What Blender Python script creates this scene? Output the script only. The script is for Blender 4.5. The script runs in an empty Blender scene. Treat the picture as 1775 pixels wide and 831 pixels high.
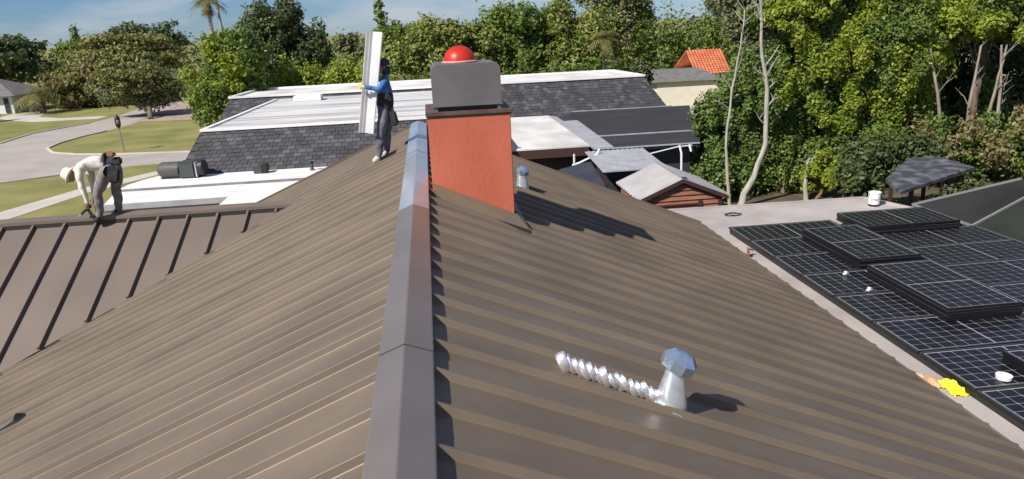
import bpy, bmesh, math, random
import numpy as np
from mathutils import Vector, Matrix

scene = bpy.context.scene
COL = scene.collection
G = -5.4            # ground level; the ridge of the metal roof is z = 0
S = 0.424           # roof pitch

# ------------------------------------------------------------------ camera
cam_d = bpy.data.cameras.new('camera')
cam = bpy.data.objects.new('camera', cam_d); COL.objects.link(cam)
cam_d.sensor_fit = 'HORIZONTAL'; cam_d.sensor_width = 36.0
cam_d.lens = 1260 / 1775 * 36.0
cam_d.clip_end = 3000; cam_d.clip_start = 0.1
_R = Vector((0.99233354, -0.11555866, -0.04382179))
_U = Vector((0.07468924, 0.27823713, 0.9576041))
_F = Vector((0.0984666, 0.95353568, -0.28473503))
cam.matrix_world = Matrix(((_R.x, _U.x, -_F.x, 0.2902), (_R.y, _U.y, -_F.y, 0.0), (_R.z, _U.z, -_F.z, 2.1), (0, 0, 0, 1)))
scene.camera = cam

# ------------------------------------------------------------------ light
SUN_TRAVEL = Vector((1.0, 0.75, -1.15)).normalized()
world = bpy.data.worlds.new('World'); scene.world = world; world.use_nodes = True
nt = world.node_tree; nt.nodes.clear()
w_out = nt.nodes.new('ShaderNodeOutputWorld'); w_bg = nt.nodes.new('ShaderNodeBackground')
sky = nt.nodes.new('ShaderNodeTexSky'); sky.sky_type = 'NISHITA'; sky.sun_disc = False
sky.sun_elevation = math.asin(-SUN_TRAVEL.z)
sky.sun_rotation = math.atan2(-SUN_TRAVEL.x, -SUN_TRAVEL.y)
sky.air_density = 1.0; sky.dust_density = 0.0; sky.ozone_density = 4.0; sky.altitude = 600
tc = nt.nodes.new('ShaderNodeTexCoord'); mp = nt.nodes.new('ShaderNodeMapping'); mp.inputs['Scale'].default_value = (1.0, 1.0, 4.0)
nz = nt.nodes.new('ShaderNodeTexNoise'); nz.inputs['Scale'].default_value = 5.0; nz.inputs['Detail'].default_value = 7; nz.inputs['Roughness'].default_value = 0.55
cr = nt.nodes.new('ShaderNodeValToRGB'); cr.color_ramp.elements[0].position = 0.42; cr.color_ramp.elements[1].position = 0.68
cr.color_ramp.elements[0].color = (0, 0, 0, 1); cr.color_ramp.elements[1].color = (0.75, 0.75, 0.75, 1)
mixc = nt.nodes.new('ShaderNodeMix'); mixc.data_type = 'RGBA'; mixc.inputs[7].default_value = (7.8, 8.1, 8.8, 1)
nt.links.new(tc.outputs['Generated'], mp.inputs['Vector']); nt.links.new(mp.outputs['Vector'], nz.inputs['Vector'])
nt.links.new(nz.outputs['Fac'], cr.inputs['Fac']); nt.links.new(cr.outputs['Color'], mixc.inputs[0])
tintn = nt.nodes.new('ShaderNodeMix'); tintn.data_type = 'RGBA'; tintn.blend_type = 'MULTIPLY'; tintn.inputs[0].default_value = 1.0
tintn.inputs[7].default_value = (.54, .76, 1.14, 1)
nt.links.new(sky.outputs['Color'], tintn.inputs[6]); nt.links.new(tintn.outputs[2], mixc.inputs[6]); nt.links.new(mixc.outputs[2], w_bg.inputs['Color'])
w_bg.inputs['Strength'].default_value = 0.060
nt.links.new(w_bg.outputs['Background'], w_out.inputs['Surface'])
sun_d = bpy.data.lights.new('sun', 'SUN'); sun_d.energy = 5.0; sun_d.angle = math.radians(0.5); sun_d.color = (1.0, 0.94, 0.85)
sun = bpy.data.objects.new('sun', sun_d); COL.objects.link(sun)
sun.rotation_euler = SUN_TRAVEL.to_track_quat('-Z', 'Y').to_euler(); sun.location = (-20, -20, 30)
scene.view_settings.view_transform = 'Standard'; scene.view_settings.look = 'None'
scene.view_settings.exposure = 0.28; scene.view_settings.gamma = 1.0

# ------------------------------------------------------------------ materials
def mat(name, c1, c2=None, scale=4.0, rough=0.6, metal=0.0, bump=0.0, bscale=None, stretch=(1, 1, 1), detail=6, lo=0.35, hi=0.65,
        spec=0.5, tint=None, coat=0.0, trans=0.0, rvar=0.0):
    m = bpy.data.materials.new(name); m.use_nodes = True
    t = m.node_tree; b = t.nodes['Principled BSDF']; L = t.links
    b.inputs['Roughness'].default_value = rough; b.inputs['Metallic'].default_value = metal
    b.inputs['Specular IOR Level'].default_value = spec; b.inputs['Coat Weight'].default_value = coat
    co = t.nodes.new('ShaderNodeTexCoord'); mpn = t.nodes.new('ShaderNodeMapping'); mpn.inputs['Scale'].default_value = stretch
    L.new(co.outputs['Object'], mpn.inputs['Vector'])
    col = None
    if c2 is not None or tint:
        n = t.nodes.new('ShaderNodeTexNoise'); n.inputs['Scale'].default_value = scale; n.inputs['Detail'].default_value = detail
        L.new(mpn.outputs['Vector'], n.inputs['Vector'])
        r = t.nodes.new('ShaderNodeValToRGB'); e = r.color_ramp.elements
        e[0].position = lo; e[1].position = hi
        e[0].color = (*c1, 1); e[1].color = (*(c2 or c1), 1)
        L.new(n.outputs['Fac'], r.inputs['Fac']); col = r.outputs['Color']
        if tint:                                   # each leaf or shingle has its own natural colour
            a = t.nodes.new('ShaderNodeAttribute'); a.attribute_name = 'tint'
            mx = t.nodes.new('ShaderNodeMix'); mx.data_type = 'RGBA'; mx.inputs[7].default_value = (*tint, 1)
            L.new(a.outputs['Fac'], mx.inputs[0]); L.new(col, mx.inputs[6]); col = mx.outputs[2]
        L.new(col, b.inputs['Base Color'])
        if rvar:
            mr = t.nodes.new('ShaderNodeMapRange'); mr.inputs[3].default_value = rough - rvar; mr.inputs[4].default_value = rough + rvar
            L.new(n.outputs['Fac'], mr.inputs[0]); L.new(mr.outputs[0], b.inputs['Roughness'])
    else:
        b.inputs['Base Color'].default_value = (*c1, 1)
    if bump:
        n2 = t.nodes.new('ShaderNodeTexNoise'); n2.inputs['Scale'].default_value = bscale or scale * 3; n2.inputs['Detail'].default_value = 5
        L.new(mpn.outputs['Vector'], n2.inputs['Vector'])
        bp = t.nodes.new('ShaderNodeBump'); bp.inputs['Strength'].default_value = bump; bp.inputs['Distance'].default_value = 0.02
        L.new(n2.outputs['Fac'], bp.inputs['Height']); L.new(bp.outputs['Normal'], b.inputs['Normal'])
    if trans:
        out = t.nodes['Material Output']; tr = t.nodes.new('ShaderNodeBsdfTranslucent'); ms = t.nodes.new('ShaderNodeMixShader')
        if col: L.new(col, tr.inputs['Color'])
        else: tr.inputs['Color'].default_value = (*c1, 1)
        ms.inputs[0].default_value = trans
        L.new(b.outputs[0], ms.inputs[1]); L.new(tr.outputs[0], ms.inputs[2]); L.new(ms.outputs[0], out.inputs['Surface'])
    return m

M = {}
M['roof'] = mat('brown_roof_paint', (.138, .107, .080), (.180, .141, .106), 0.8, .47, 0, .09, 1.3, (1, 2.2, 1), spec=.40, rvar=.05)
M['wing'] = mat('brown_wing_paint', (.152, .119, .100), (.182, .144, .121), 0.7, .45, 0, .05, 1.5, spec=.5)
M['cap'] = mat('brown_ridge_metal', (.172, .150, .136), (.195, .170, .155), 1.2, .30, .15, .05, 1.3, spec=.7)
M['capsky'] = mat('sky_tinted_ridge_metal', (.34, .38, .44), (.42, .46, .52), 1.2, .24, .35, .06, 1.5, spec=.6)  # sky reflection on the far caps painted into their base colour
M['dark'] = mat('dark_trim', (.035, .028, .026), None, rough=.5)
M['red'] = mat('red_chimney_paint', (.46, .115, .066), (.60, .165, .105), 1.3, .62, 0, .2, 22, (1, 1, .6), lo=.3, hi=.72, spec=.3)
M['slab'] = mat('brown_slab_paint', (.085, .050, .042), (.13, .075, .06), 5, .6)
M['hood'] = mat('grey_hood_metal', (.155, .140, .145), (.19, .172, .175), 2.5, .42, .25, .04, 5)
M['ventcap'] = mat('sky_tinted_steel', (.42, .54, .68), (.56, .66, .78), 14, .24, .80, .08, 20)  # blue of the mirrored sky put into the steel colour
M['apron'] = mat('brown_flashing', (.18, .145, .102), (.21, .17, .12), 2, .6, 0, .05, 3, spec=.3)
M['dome'] = mat('red_plastic', (.55, .028, .014), (.66, .045, .022), 6, .38, trans=.2)
M['rim'] = mat('pale_pink_plastic', (.72, .42, .38), None, rough=.4)
M['galv'] = mat('galvanised_steel', (.55, .60, .65), (.70, .74, .78), 14, .32, .65, .08, 20, rvar=.08)
M['alu'] = mat('bright_aluminium', (.76, .73, .74), (.90, .87, .87), 9, .34, .75, .35, 30)
M['sheet'] = mat('silver_sheet', (.62, .62, .63), (.74, .74, .74), 2, .38, .35, .05, 2)
M['wall'] = mat('beige_stucco', (.45, .36, .28), (.52, .42, .33), 3, .85, 0, .3, 60)
M['peach'] = mat('peach_stucco', (.62, .45, .36), (.68, .52, .43), 3, .85, 0, .3, 60)
M['flat'] = mat('grey_pink_membrane', (.33, .295, .28), (.44, .40, .38), 1.1, .85, 0, .3, 25, lo=.3, hi=.7)
M['white'] = mat('white_roof_coating', (.66, .64, .62), (.82, .81, .79), 1.2, .7, 0, .2, 8, (.35, 2.4, 1), lo=.3, hi=.6)
M['white2'] = mat('streaked_white_coating', (.34, .335, .34), (.66, .65, .645), .9, .7, 0, .2, 8, (.16, 1.5, 1), lo=.36, hi=.58)
M['white3'] = mat('aged_white_coating', (.50, .49, .475), (.72, .71, .69), .7, .7, 0, .2, 8, (.8, .5, 1), lo=.35, hi=.6)
M['fascia'] = mat('grey_fascia', (.16, .16, .165), (.22, .22, .22), 3, .6)
M['shingle'] = mat('dark_slate_shingle', (.030, .032, .038), (.052, .052, .060), 1.5, .75, 0, .3, 40, tint=(.095, .092, .108))
M['black'] = mat('black_roof_felt', (.020, .020, .024), (.036, .035, .040), 1.5, .8, 0, .3, 20, (.3, 2, 1))
M['ltgrey'] = mat('light_grey_metal', (.36, .37, .40), (.46, .47, .50), 2, .5, .2)
M['trim'] = mat('white_trim', (.74, .73, .71), None, rough=.5)
M['shedroof'] = mat('pale_corrugated_metal', (.33, .32, .325), (.41, .395, .40), 1.3, .55, .15)
M['brickred'] = mat('red_brown_boards', (.24, .095, .065), (.33, .140, .095), 3, .75, 0, .3, 20, (.5, 1, 4))
M['shedtrim'] = mat('dark_brown_trim', (.060, .030, .026), None, rough=.6)
M['navy'] = mat('dark_tarp', (.030, .033, .045), (.045, .048, .062), 2, .5)
M['cream'] = mat('cream_wall', (.76, .70, .58), (.82, .77, .66), 2, .8)
M['tile'] = mat('orange_roof_tile', (.52, .14, .06), (.68, .23, .11), 1.5, .8, tint=(.40, .10, .05))
M['greyroof'] = mat('grey_asphalt_roof', (.13, .125, .12), (.19, .18, .17), 2, .85)
M['screen'] = mat('dark_screen_mesh', (.022, .023, .024), (.033, .034, .034), .8, .9, 0, .1, 40, spec=.1)
M['screen2'] = mat('dark_green_screen_mesh', (.022, .026, .022), (.034, .038, .032), .8, .9, 0, .1, 40, spec=.1)
M['shelter'] = mat('blue_grey_felt', (.045, .048, .060), (.22, .22, .26), 2.2, .75, lo=.45, hi=.8)
M['rail'] = mat('grey_frame_rail', (.20, .21, .20), None, rough=.5)
M['cell'] = mat('solar_cell', (.008, .008, .012), (.013, .013, .018), 3, .30, 0, spec=.25)
M['backsheet'] = mat('pale_backsheet', (.31, .315, .335), None, rough=.3)
M['pvframe'] = mat('black_anodised_frame', (.030, .030, .036), None, rough=.35, metal=.6)
M['pvlip'] = mat('grey_frame_lip', (.20, .20, .22), None, rough=.35, metal=.5)
M['yellow'] = mat('yellow_plastic', (.80, .74, .02), (.88, .82, .04), 8, .45)
M['card'] = mat('orange_cardboard', (.62, .33, .16), (.70, .45, .26), 9, .8)
M['plain_white'] = mat('white_plastic', (.80, .80, .80), None, rough=.45)
M['blackp'] = mat('black_plastic', (.018, .018, .020), None, rough=.5)
M['unit'] = mat('dark_grey_cover', (.055, .055, .058), (.075, .073, .072), 3, .6)
M['unit_green'] = mat('green_grey_cover', (.050, .062, .060), None, rough=.6)
# ground
M['grass'] = mat('lawn', (.150, .160, .036), (.270, .240, .085), .35, .95, 0, .6, 9, detail=9, lo=.32, hi=.68)
M['grassgreen'] = mat('lush_lawn', (.150, .165, .035), (.235, .225, .065), .4, .95, 0, .6, 9, detail=9)
M['asphalt'] = mat('worn_asphalt', (.34, .305, .28), (.41, .37, .34), .35, .9, 0, .3, 30, detail=9)
M['drive'] = mat('pink_paver', (.32, .245, .21), (.39, .30, .26), .5, .9, 0, .3, 10)
M['concrete'] = mat('pale_concrete', (.46, .43, .37), (.55, .51, .45), .6, .9, 0, .3, 12)
M['soil'] = mat('leaf_litter', (.060, .050, .032), (.13, .10, .06), 1.2, .95, 0, .6, 8, detail=9)
M['bark'] = mat('grey_bark', (.20, .17, .135), (.34, .30, .25), 5, .9, 0, .6, 14, (1, 1, .3))
M['palebark'] = mat('pale_bark', (.30, .29, .24), (.44, .42, .36), 4, .9, 0, .5, 14, (1, 1, .3))
M['brownbark'] = mat('brown_bark', (.10, .070, .048), (.19, .14, .10), 5, .9, 0, .6, 14, (1, 1, .3))

def leaf(name, c1, c2, tint, trans=.28):
    return mat(name, c1, c2, .45, .50, 0, spec=.35, tint=tint, trans=trans, lo=.3, hi=.7)
LF = dict(
    bright=leaf('bright_leaf', (.155, .255, .022), (.28, .37, .036), (.42, .44, .075), .36),
    deep=leaf('deep_leaf', (.080, .155, .030), (.130, .210, .040), (.26, .31, .07), .35),
    dark=leaf('dark_leaf', (.050, .085, .030), (.082, .118, .040), (.15, .175, .06)),
    olive=leaf('olive_leaf', (.165, .195, .055), (.24, .25, .075), (.31, .285, .11)),
    yellow=leaf('yellow_green_leaf', (.140, .195, .035), (.23, .27, .052), (.33, .33, .095)),
    grey=leaf('grey_green_leaf', (.125, .152, .065), (.19, .21, .095), (.27, .27, .13)),
    vine=leaf('vine_leaf', (.085, .155, .035), (.145, .215, .052), (.26, .32, .10), .35),
    tan=leaf('tan_leaf', (.18, .155, .06), (.25, .205, .085), (.29, .24, .12)),
    dry=leaf('dry_frond', (.24, .165, .085), (.33, .24, .13), (.17, .12, .07)),
    frond=leaf('palm_frond', (.11, .13, .03), (.18, .18, .055), (.25, .22, .085)),
)

# ------------------------------------------------------------------ mesh helpers
def mesh_np(name, V, F, mats, tint=None, smooth=False, mi=None):
    """fast mesh from numpy arrays; F is an (n,k) array"""
    V = np.asarray(V, np.float32); F = np.asarray(F, np.int32); k = F.shape[1]
    me = bpy.data.meshes.new(name)
    me.vertices.add(len(V)); me.vertices.foreach_set('co', V.ravel())
    me.loops.add(F.size); me.loops.foreach_set('vertex_index', F.ravel())
    me.polygons.add(len(F)); me.polygons.foreach_set('loop_start', np.arange(0, F.size, k, dtype=np.int32))
    for m in mats: me.materials.append(m)
    if mi is not None: me.polygons.foreach_set('material_index', np.asarray(mi, np.int32))
    me.update(calc_edges=True)
    if smooth: me.polygons.foreach_set('use_smooth', np.ones(len(F), bool))
    if tint is not None:
        a = me.attributes.new('tint', 'FLOAT', 'FACE'); a.data.foreach_set('value', np.asarray(tint, np.float32))
    me.validate()
    return me

class MB:
    def __init__(s): s.v = []; s.f = []; s.m = []; s.t = []
    def add(s, V, F, mi=0, tint=0.0):
        o = len(s.v); s.v += [tuple(p) for p in V]
        for f in F: s.f.append(tuple(o + i for i in f)); s.m.append(mi); s.t.append(tint)
        return s
    def box(s, lo, hi, mi=0, tint=0.0):
        x0, y0, z0 = lo; x1, y1, z1 = hi
        V = [(x0, y0, z0), (x1, y0, z0), (x1, y1, z0), (x0, y1, z0), (x0, y0, z1), (x1, y0, z1), (x1, y1, z1), (x0, y1, z1)]
        return s.add(V, [(0, 3, 2, 1), (4, 5, 6, 7), (0, 1, 5, 4), (1, 2, 6, 5), (2, 3, 7, 6), (3, 0, 4, 7)], mi, tint)
    def hexa(s, P, mi=0, tint=0.0):          # bottom 4 then top 4
        return s.add(P, [(0, 3, 2, 1), (4, 5, 6, 7), (0, 1, 5, 4), (1, 2, 6, 5), (2, 3, 7, 6), (3, 0, 4, 7)], mi, tint)
    def slab(s, quad, thick, mi=0):          # quad counter-clockwise seen from above, thickness straight down
        lowq = [(x, y, z - thick) for x, y, z in quad]; n = len(quad)
        F = [tuple(range(n, 2 * n)), tuple(range(n - 1, -1, -1))] + [(i, (i + 1) % n, n + (i + 1) % n, n + i) for i in range(n)]
        return s.add(lowq + list(quad), F, mi)
    def bar(s, a, b, w, h=None, mi=0):
        a, b = Vector(a), Vector(b); h = h or w; d = (b - a).normalized()
        side = d.cross(Vector((0, 0, 1)));
        if side.length < 1e-4: side = Vector((1, 0, 0))
        side.normalize(); up = side.cross(d)
        P = [a + side * i * w / 2 + up * j * h / 2 for i, j in ((-1, -1), (1, -1), (1, 1), (-1, 1))]
        Q = [p + (b - a) for p in P]
        return s.add(P + Q, [(3, 2, 1, 0), (4, 5, 6, 7), (0, 1, 5, 4), (1, 2, 6, 5), (2, 3, 7, 6), (3, 0, 4, 7)], mi)
    def tube(s, pts, radii, n=8, mi=0, cap=True):
        pts = [Vector(p) for p in pts]
        if not hasattr(radii, '__len__'): radii = [radii] * len(pts)
        rings = []; ref = Vector((1, 0, 0))
        for i, p in enumerate(pts):
            d = (pts[min(i + 1, len(pts) - 1)] - pts[max(i - 1, 0)]).normalized()
            u = ref - d * ref.dot(d)
            if u.length < .05: u = Vector((0, 1, 0)) - d * d.y
            u.normalize(); w = d.cross(u); ref = u
            rings.append([p + (u * math.cos(2 * math.pi * k / n) + w * math.sin(2 * math.pi * k / n)) * radii[i] for k in range(n)])
        V = [q for r in rings for q in r]; F = []
        for i in range(len(pts) - 1):
            for k in range(n):
                F.append((i * n + k, i * n + (k + 1) % n, (i + 1) * n + (k + 1) % n, (i + 1) * n + k))
        if cap: F += [tuple(range(n - 1, -1, -1)), tuple(range((len(pts) - 1) * n, len(pts) * n))]
        return s.add(V, F, mi)
    def lathe(s, prof, n=12, o=(0, 0, 0), mi=0, axis=None):      # prof: (r, z)
        V = []; F = []
        for r, z in prof:
            for k in range(n):
                a = 2 * math.pi * k / n; V.append((o[0] + r * math.cos(a), o[1] + r * math.sin(a), o[2] + z))
        for i in range(len(prof) - 1):
            for k in range(n): F.append((i * n + k, i * n + (k + 1) % n, (i + 1) * n + (k + 1) % n, (i + 1) * n + k))
        F += [tuple(range(n - 1, -1, -1)), tuple(range((len(prof) - 1) * n, len(prof) * n))]
        return s.add(V, F, mi)
    def mesh(s, name, mats, smooth=False, bevel=0.0):
        me = bpy.data.meshes.new(name); me.from_pydata(s.v, [], s.f)
        if not isinstance(mats, (list, tuple)): mats = [mats]
        for m in mats: me.materials.append(m)
        me.polygons.foreach_set('material_index', s.m)
        if any(s.t):
            a = me.attributes.new('tint', 'FLOAT', 'FACE'); a.data.foreach_set('value', s.t)
        bm = bmesh.new(); bm.from_mesh(me); bmesh.ops.remove_doubles(bm, verts=bm.verts, dist=1e-5)
        if bevel:
            bmesh.ops.bevel(bm, geom=list(bm.edges), offset=bevel, segments=2, affect='EDGES', clamp_overlap=True)
        bmesh.ops.recalc_face_normals(bm, faces=bm.faces); bm.to_mesh(me); bm.free()
        if smooth:
            me.polygons.foreach_set('use_smooth', [True] * len(me.polygons))
            try: me.set_sharp_from_angle(angle=math.radians(40))
            except Exception: pass
        me.update(); return me
    def build(s, name, mats, parent=None, smooth=False, bevel=0.0, **kw):
        return obj(name, s.mesh(name, mats, smooth, bevel), parent, **kw)

def obj(name, me, parent=None, loc=None, rot=None, kind=None, label=None):
    o = bpy.data.objects.new(name, me); COL.objects.link(o)
    if parent is not None: o.parent = parent
    if loc is not None: o.location = loc
    if rot is not None: o.rotation_euler = rot
    if kind: o['kind'] = kind
    if label: o['label'] = label
    return o
def thing(name, label, cat, loc=(0, 0, 0), rot=(0, 0, 0), group=None):
    o = bpy.data.objects.new(name, None); COL.objects.link(o); o.empty_display_size = .2
    o.location = loc; o.rotation_euler = rot; return tag(o, label, cat, group)
def tag(o, label, cat, group=None):
    o['label'] = label; o['category'] = cat
    if group: o['group'] = group
    return o
def sheet(name, pts, z, m, kind='structure'):
    me = bpy.data.meshes.new(name); me.from_pydata([(x, y, z) for x, y in pts], [], [tuple(range(len(pts)))])
    me.materials.append(m)
    if me.polygons[0].normal.z < 0: me.flip_normals()
    return obj(name, me, kind=kind)

# ------------------------------------------------------------------ ground
sheet('ground', [(-900, -300), (900, -300), (900, 1500), (-900, 1500)], G, M['grass'])
sheet('lawn', [(-60, 56), (-34.5, 63), (-35, 68.6), (-33, 75), (-33, 79), (-40, 79.3), (-44.3, 83.5), (-60, 84)], G + .006, M['grassgreen'])
ROAD = [(-45, 31), (-24.4, 43.9), (-21.9, 45.4), (-19.1, 47.2), (-16.6, 47.6), (0, 48.2), (0, 52), (-16.3, 51.9), (-21, 52.7), (-24.6, 53.9), (-26.9, 55.5),
        (-28.5, 58.1), (-28.9, 60.9), (-28.7, 64.2), (-28.0, 67.5), (-27.3, 75), (-28, 90), (-30, 140), (-37, 140), (-33, 90), (-32.2, 80.3),
        (-32.6, 75.2), (-34.8, 68.6), (-34.3, 62.7), (-60, 45)]
sheet('road', ROAD, G + .010, M['asphalt'])
sheet('driveway', [(-28.1, 74.0), (-22.0, 73.0), (-22, 80), (-26, 92), (-29.5, 92.6)], G + .014, M['drive'])
sheet('driveway', [(-47.5, 90.5), (-47, 86), (-43.8, 82.8), (-40, 79.5), (-33.6, 79.2), (-33.5, 82), (-38.5, 82.2), (-42, 85), (-43.5, 90.5)], G + .014, M['concrete'])
sheet('path', [(-24, 27), (-20.3, 35.7), (-18.6, 41), (-16.2, 44.6), (-15.2, 44.2), (-17.7, 39.4), (-19.1, 33.9), (-22, 26)], G + .014, M['concrete'])
sheet('yard', [(4.5, 15), (90, 15), (90, 56), (14, 50), (4.5, 36)], G + .005, M['soil'])
kb = MB()
for path in ([(-45, 31), (-24.4, 43.9), (-21.9, 45.4), (-19.1, 47.2), (-16.6, 47.6), (0, 48.2)],
             [(0, 52), (-16.3, 51.9), (-21, 52.7), (-24.6, 53.9), (-26.9, 55.5), (-28.5, 58.1), (-28.9, 60.9), (-28.7, 64.2), (-28.0, 67.5)],
             [(-60, 45), (-34.3, 62.7), (-34.8, 68.6), (-32.6, 75.2)]):
    for a, b in zip(path, path[1:]): kb.bar((*a, G + .03), (*b, G + .03), .16, .12)
kb.build('kerb', M['concrete'], kind='structure')

# ------------------------------------------------------------------ the metal roofed house
house = thing('house', 'house under a brown ribbed metal roof with red chimney and long ridge cap', 'house')
PW, Y0, Y1 = .460, 1.55, 17.08
A_V, B_V = (-2.43, 13.93), (-6.73, 11.22)          # valley line on plan
def left_limit(y):
    if y < 13.93: x = A_V[0] + (13.93 - y) * (B_V[0] - A_V[0]) / (13.93 - B_V[1])
    else: x = A_V[0] - (y - 13.93) * 1.62
    return max(x, -7.15)
PROF = [(0.0, .0), (.008, .002), (.013, .007), (.026, .0545), (.0285, .057), (.052, .057), (.064, .050), (.100, .002)]
npan = int((Y1 - Y0) / PW)
ys0 = 4.31 - PW * round((4.31 - Y0) / PW)
rnd = random.Random(3)
for side in (-1, 1):
    for i in range(npan):
        y = ys0 + i * PW
        prof = PROF + [(PW * .5, -.0015), (PW, .0)]
        V = []; F = []; jit = rnd.uniform(-.002, .002)
        xin = .045
        lim = [6.72 if side > 0 else -left_limit(y + py) for py, h in prof]
        n = len(prof)
        for py, h in prof: V.append((side * xin, y + py, -S * xin + h))
        for (py, h), xo in zip(prof, lim): V.append((side * xo, y + py, -S * xo + h + jit))
        for k in range(n - 1): F.append((k, k + 1, n + k + 1, n + k))
        me = bpy.data.meshes.new('roof_panel'); me.from_pydata(V, [], F); me.materials.append(M['roof'])
        bm = bmesh.new(); bm.from_mesh(me)
        for f in bm.faces:
            if f.normal.z < 0: f.normal_flip()
        bm.to_mesh(me); bm.free()
        obj('roof_panel', me, house)
YE = ys0 + npan * PW
# walls, gables, soffits
w = MB()
for yy in (1.9, YE - .35):
    pass
P = [(-6.35, G), (6.35, G), (6.35, -S * 6.35 - .10), (0, -.10), (-6.35, -S * 6.35 - .10)]
V = [(x, 1.9, z) for x, z in P] + [(x, YE - .3, z) for x, z in P]
w.add(V, [(0, 1, 2, 3, 4), (9, 8, 7, 6, 5)] + [(i, (i + 1) % 5, 5 + (i + 1) % 5, 5 + i) for i in range(5)])
w.build('wall', M['wall'], house)
rt = MB()
for s_ in (-1, 1):
    xo = 6.75 if s_ > 0 else 7.15
    for yy in (YE + .004,):
        rt.hexa([(0, yy, -.16), (s_ * xo, yy, -.16 - S * xo), (s_ * xo, yy + .03, -.16 - S * xo), (0, yy + .03, -.16),
                 (0, yy, .058), (s_ * xo, yy, .058 - S * xo), (s_ * xo, yy + .03, .058 - S * xo), (0, yy + .03, .058)])
rt.build('rake_trim', M['roof'], house)
ev = MB(); ev.box((6.725, Y0, -S * 6.72 - .16), (6.76, YE, -S * 6.72 + .006)); ev.build('eave_trim', M['roof'], house)
# ridge cap in overlapping lengths
cap_y = [1.5, 4.62, 8.66, 12.72, YE + .07]
for i in range(4):
    a, b = cap_y[i] - (.06 if i else 0), cap_y[i + 1]; dz = .0035 * (i % 2) + .001 * i
    pr = [(-.172, -.024), (-.178, -.011), (-.170, -.004), (-.005, .062), (.005, .062), (.182, -.006), (.190, -.012), (.184, -.026)]
    V = [(x, a, z + dz) for x, z in pr] + [(x, b, z + dz) for x, z in pr]; n = len(pr)
    m_ = MB().add(V, [(k, k + 1, n + k + 1, n + k) for k in range(n - 1)])
    if i == 3:                                     # hemmed, slightly curled end and the lapped joint
        m_.add([(-.165, b - .002, -.02), (.175, b - .002, -.02), (0, b - .002, .058)], [(0, 1, 2)])
    o = m_.build('ridge_cap', M['capsky'] if i >= 2 else M['cap'], house)
    sol = o.modifiers.new('thickness', 'SOLIDIFY'); sol.thickness = .002; sol.offset = -1
for yj in (4.60, 8.64, 12.70):                     # joint straps
    V = []
    for yy in (yj - .05, yj + .05):
        V += [(-.179, yy, -.002), (0, yy, .0700), (.190, yy, -.003)]
    MB().add(V, [(0, 1, 4, 3), (1, 2, 5, 4)]).build('joint_strap', M['capsky'] if yj > 8 else M['cap'], house)
# under-cap closures (dark strips standing between ribs)
c = MB()
for s_ in (-1, 1):
    c.box((s_ * .115 - .004, ys0, -S * .12 - .01), (s_ * .115 + .004, YE, .006))
c.build('closure_strip', M['dark'], house)

# wing roof : standing seam panels, ridge along -x
WK = .6505
def wz(x, y): return -1.035 + WK * (y - 13.94)
SD = Vector((-.095, -.833, -.545)); SD.normalize()
seam_x = [-2.45, -2.73, -3.25, -3.80, -4.34, -4.87, -5.40, -5.97, -6.53, -7.08, -7.62, -8.17, -8.72, -9.27, -9.82]
vd = Vector((B_V[0] - A_V[0], B_V[1] - A_V[1]))
def seam_len(x):                                    # where the seam meets the valley on plan
    a = np.array([[SD.x, -vd.x], [SD.y, -vd.y]]); r = np.array([A_V[0] - x, A_V[1] - 13.94])
    t, u = np.linalg.solve(a, r)
    return max(.02, min(t, 4.2))
for xa, xb in zip(seam_x, seam_x[1:]):
    la, lb = seam_len(xa), seam_len(xb)
    n = Vector((0, -WK, 1)).normalized() ; nn = n
    ax = Vector((-1, 0, 0))
    def pt(x, l, off, h):
        p = Vector((x + off, 13.94, wz(0, 13.94))) + SD * l; p.z = wz(0, p.y); return p + nn * h
    mm = MB()
    ta, tb = (la, lb)
    V = [pt(xa, 0, 0, 0), pt(xb, 0, 0, 0), pt(xb, tb, 0, 0), pt(xa, ta, 0, 0)]
    mm.add(V, [(0, 1, 2, 3)])
    if tb > .1:                                     # the raised seam on its left edge
        prof = [(.022, 0), (.019, .062), (-.019, .062), (-.022, 0)]
        V = [pt(xb, .03, o, h) for o, h in prof] + [pt(xb, tb - .02, o, h) for o, h in prof]
        mm.add(V, [(0, 1, 5, 4), (1, 2, 6, 5), (2, 3, 7, 6), (0, 3, 2, 1), (4, 5, 6, 7)])
    o = mm.build('wing_panel', M['wing'], house)
# far slope of the wing and its end
fs = MB(); fs.slab([(-2.5, 13.95, -1.05), (-10.4, 13.95, -1.05), (-10.4, 16.6, -2.75), (-6.7, 16.6, -2.85)][::-1], .03); fs.build('wing_back_slope', M['wing'], house)
wc = MB()
V = []
pr = [(-.15, -.020), (-.145, .035), (0, .085), (.145, .035), (.15, -.02)]
V = [(-2.0, 13.94 + py, -1.03 + pz) for py, pz in pr] + [(-10.4, 13.94 + py, -1.03 + pz) for py, pz in pr]
wc.add(V, [(k, k + 1, 6 + k, 5 + k) for k in range(4)])
wc.build('wing_ridge_cap', M['wing'], house)
MB().box((-10.4, 13.795, -1.20), (-2.45, 13.815, -1.040)).build('closure_strip', M['dark'], house)  # bar coloured dark to draw the shade line under the wing cap
ww = MB(); ww.hexa([(-10.2, 11.3, G), (-5.9, 11.3, G), (-5.9, 16.4, G), (-10.2, 16.4, G), (-10.2, 11.3, -2.95), (-5.9, 11.3, -2.95), (-5.9, 16.4, -2.95), (-10.2, 16.4, -2.95)])
ww.build('wall', M['wall'], house)
vf = MB()
a = Vector((A_V[0], A_V[1], -1.03 + .012)); b = Vector((B_V[0] - .45, B_V[1] - .28, -S * 6.73 + .012 - .19))
b = Vector((-7.15, 10.955, -S * 7.15 + .012)); vf.bar(a, b, .05, .012); vf.build('valley_trim', M['roof'], house)

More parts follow.
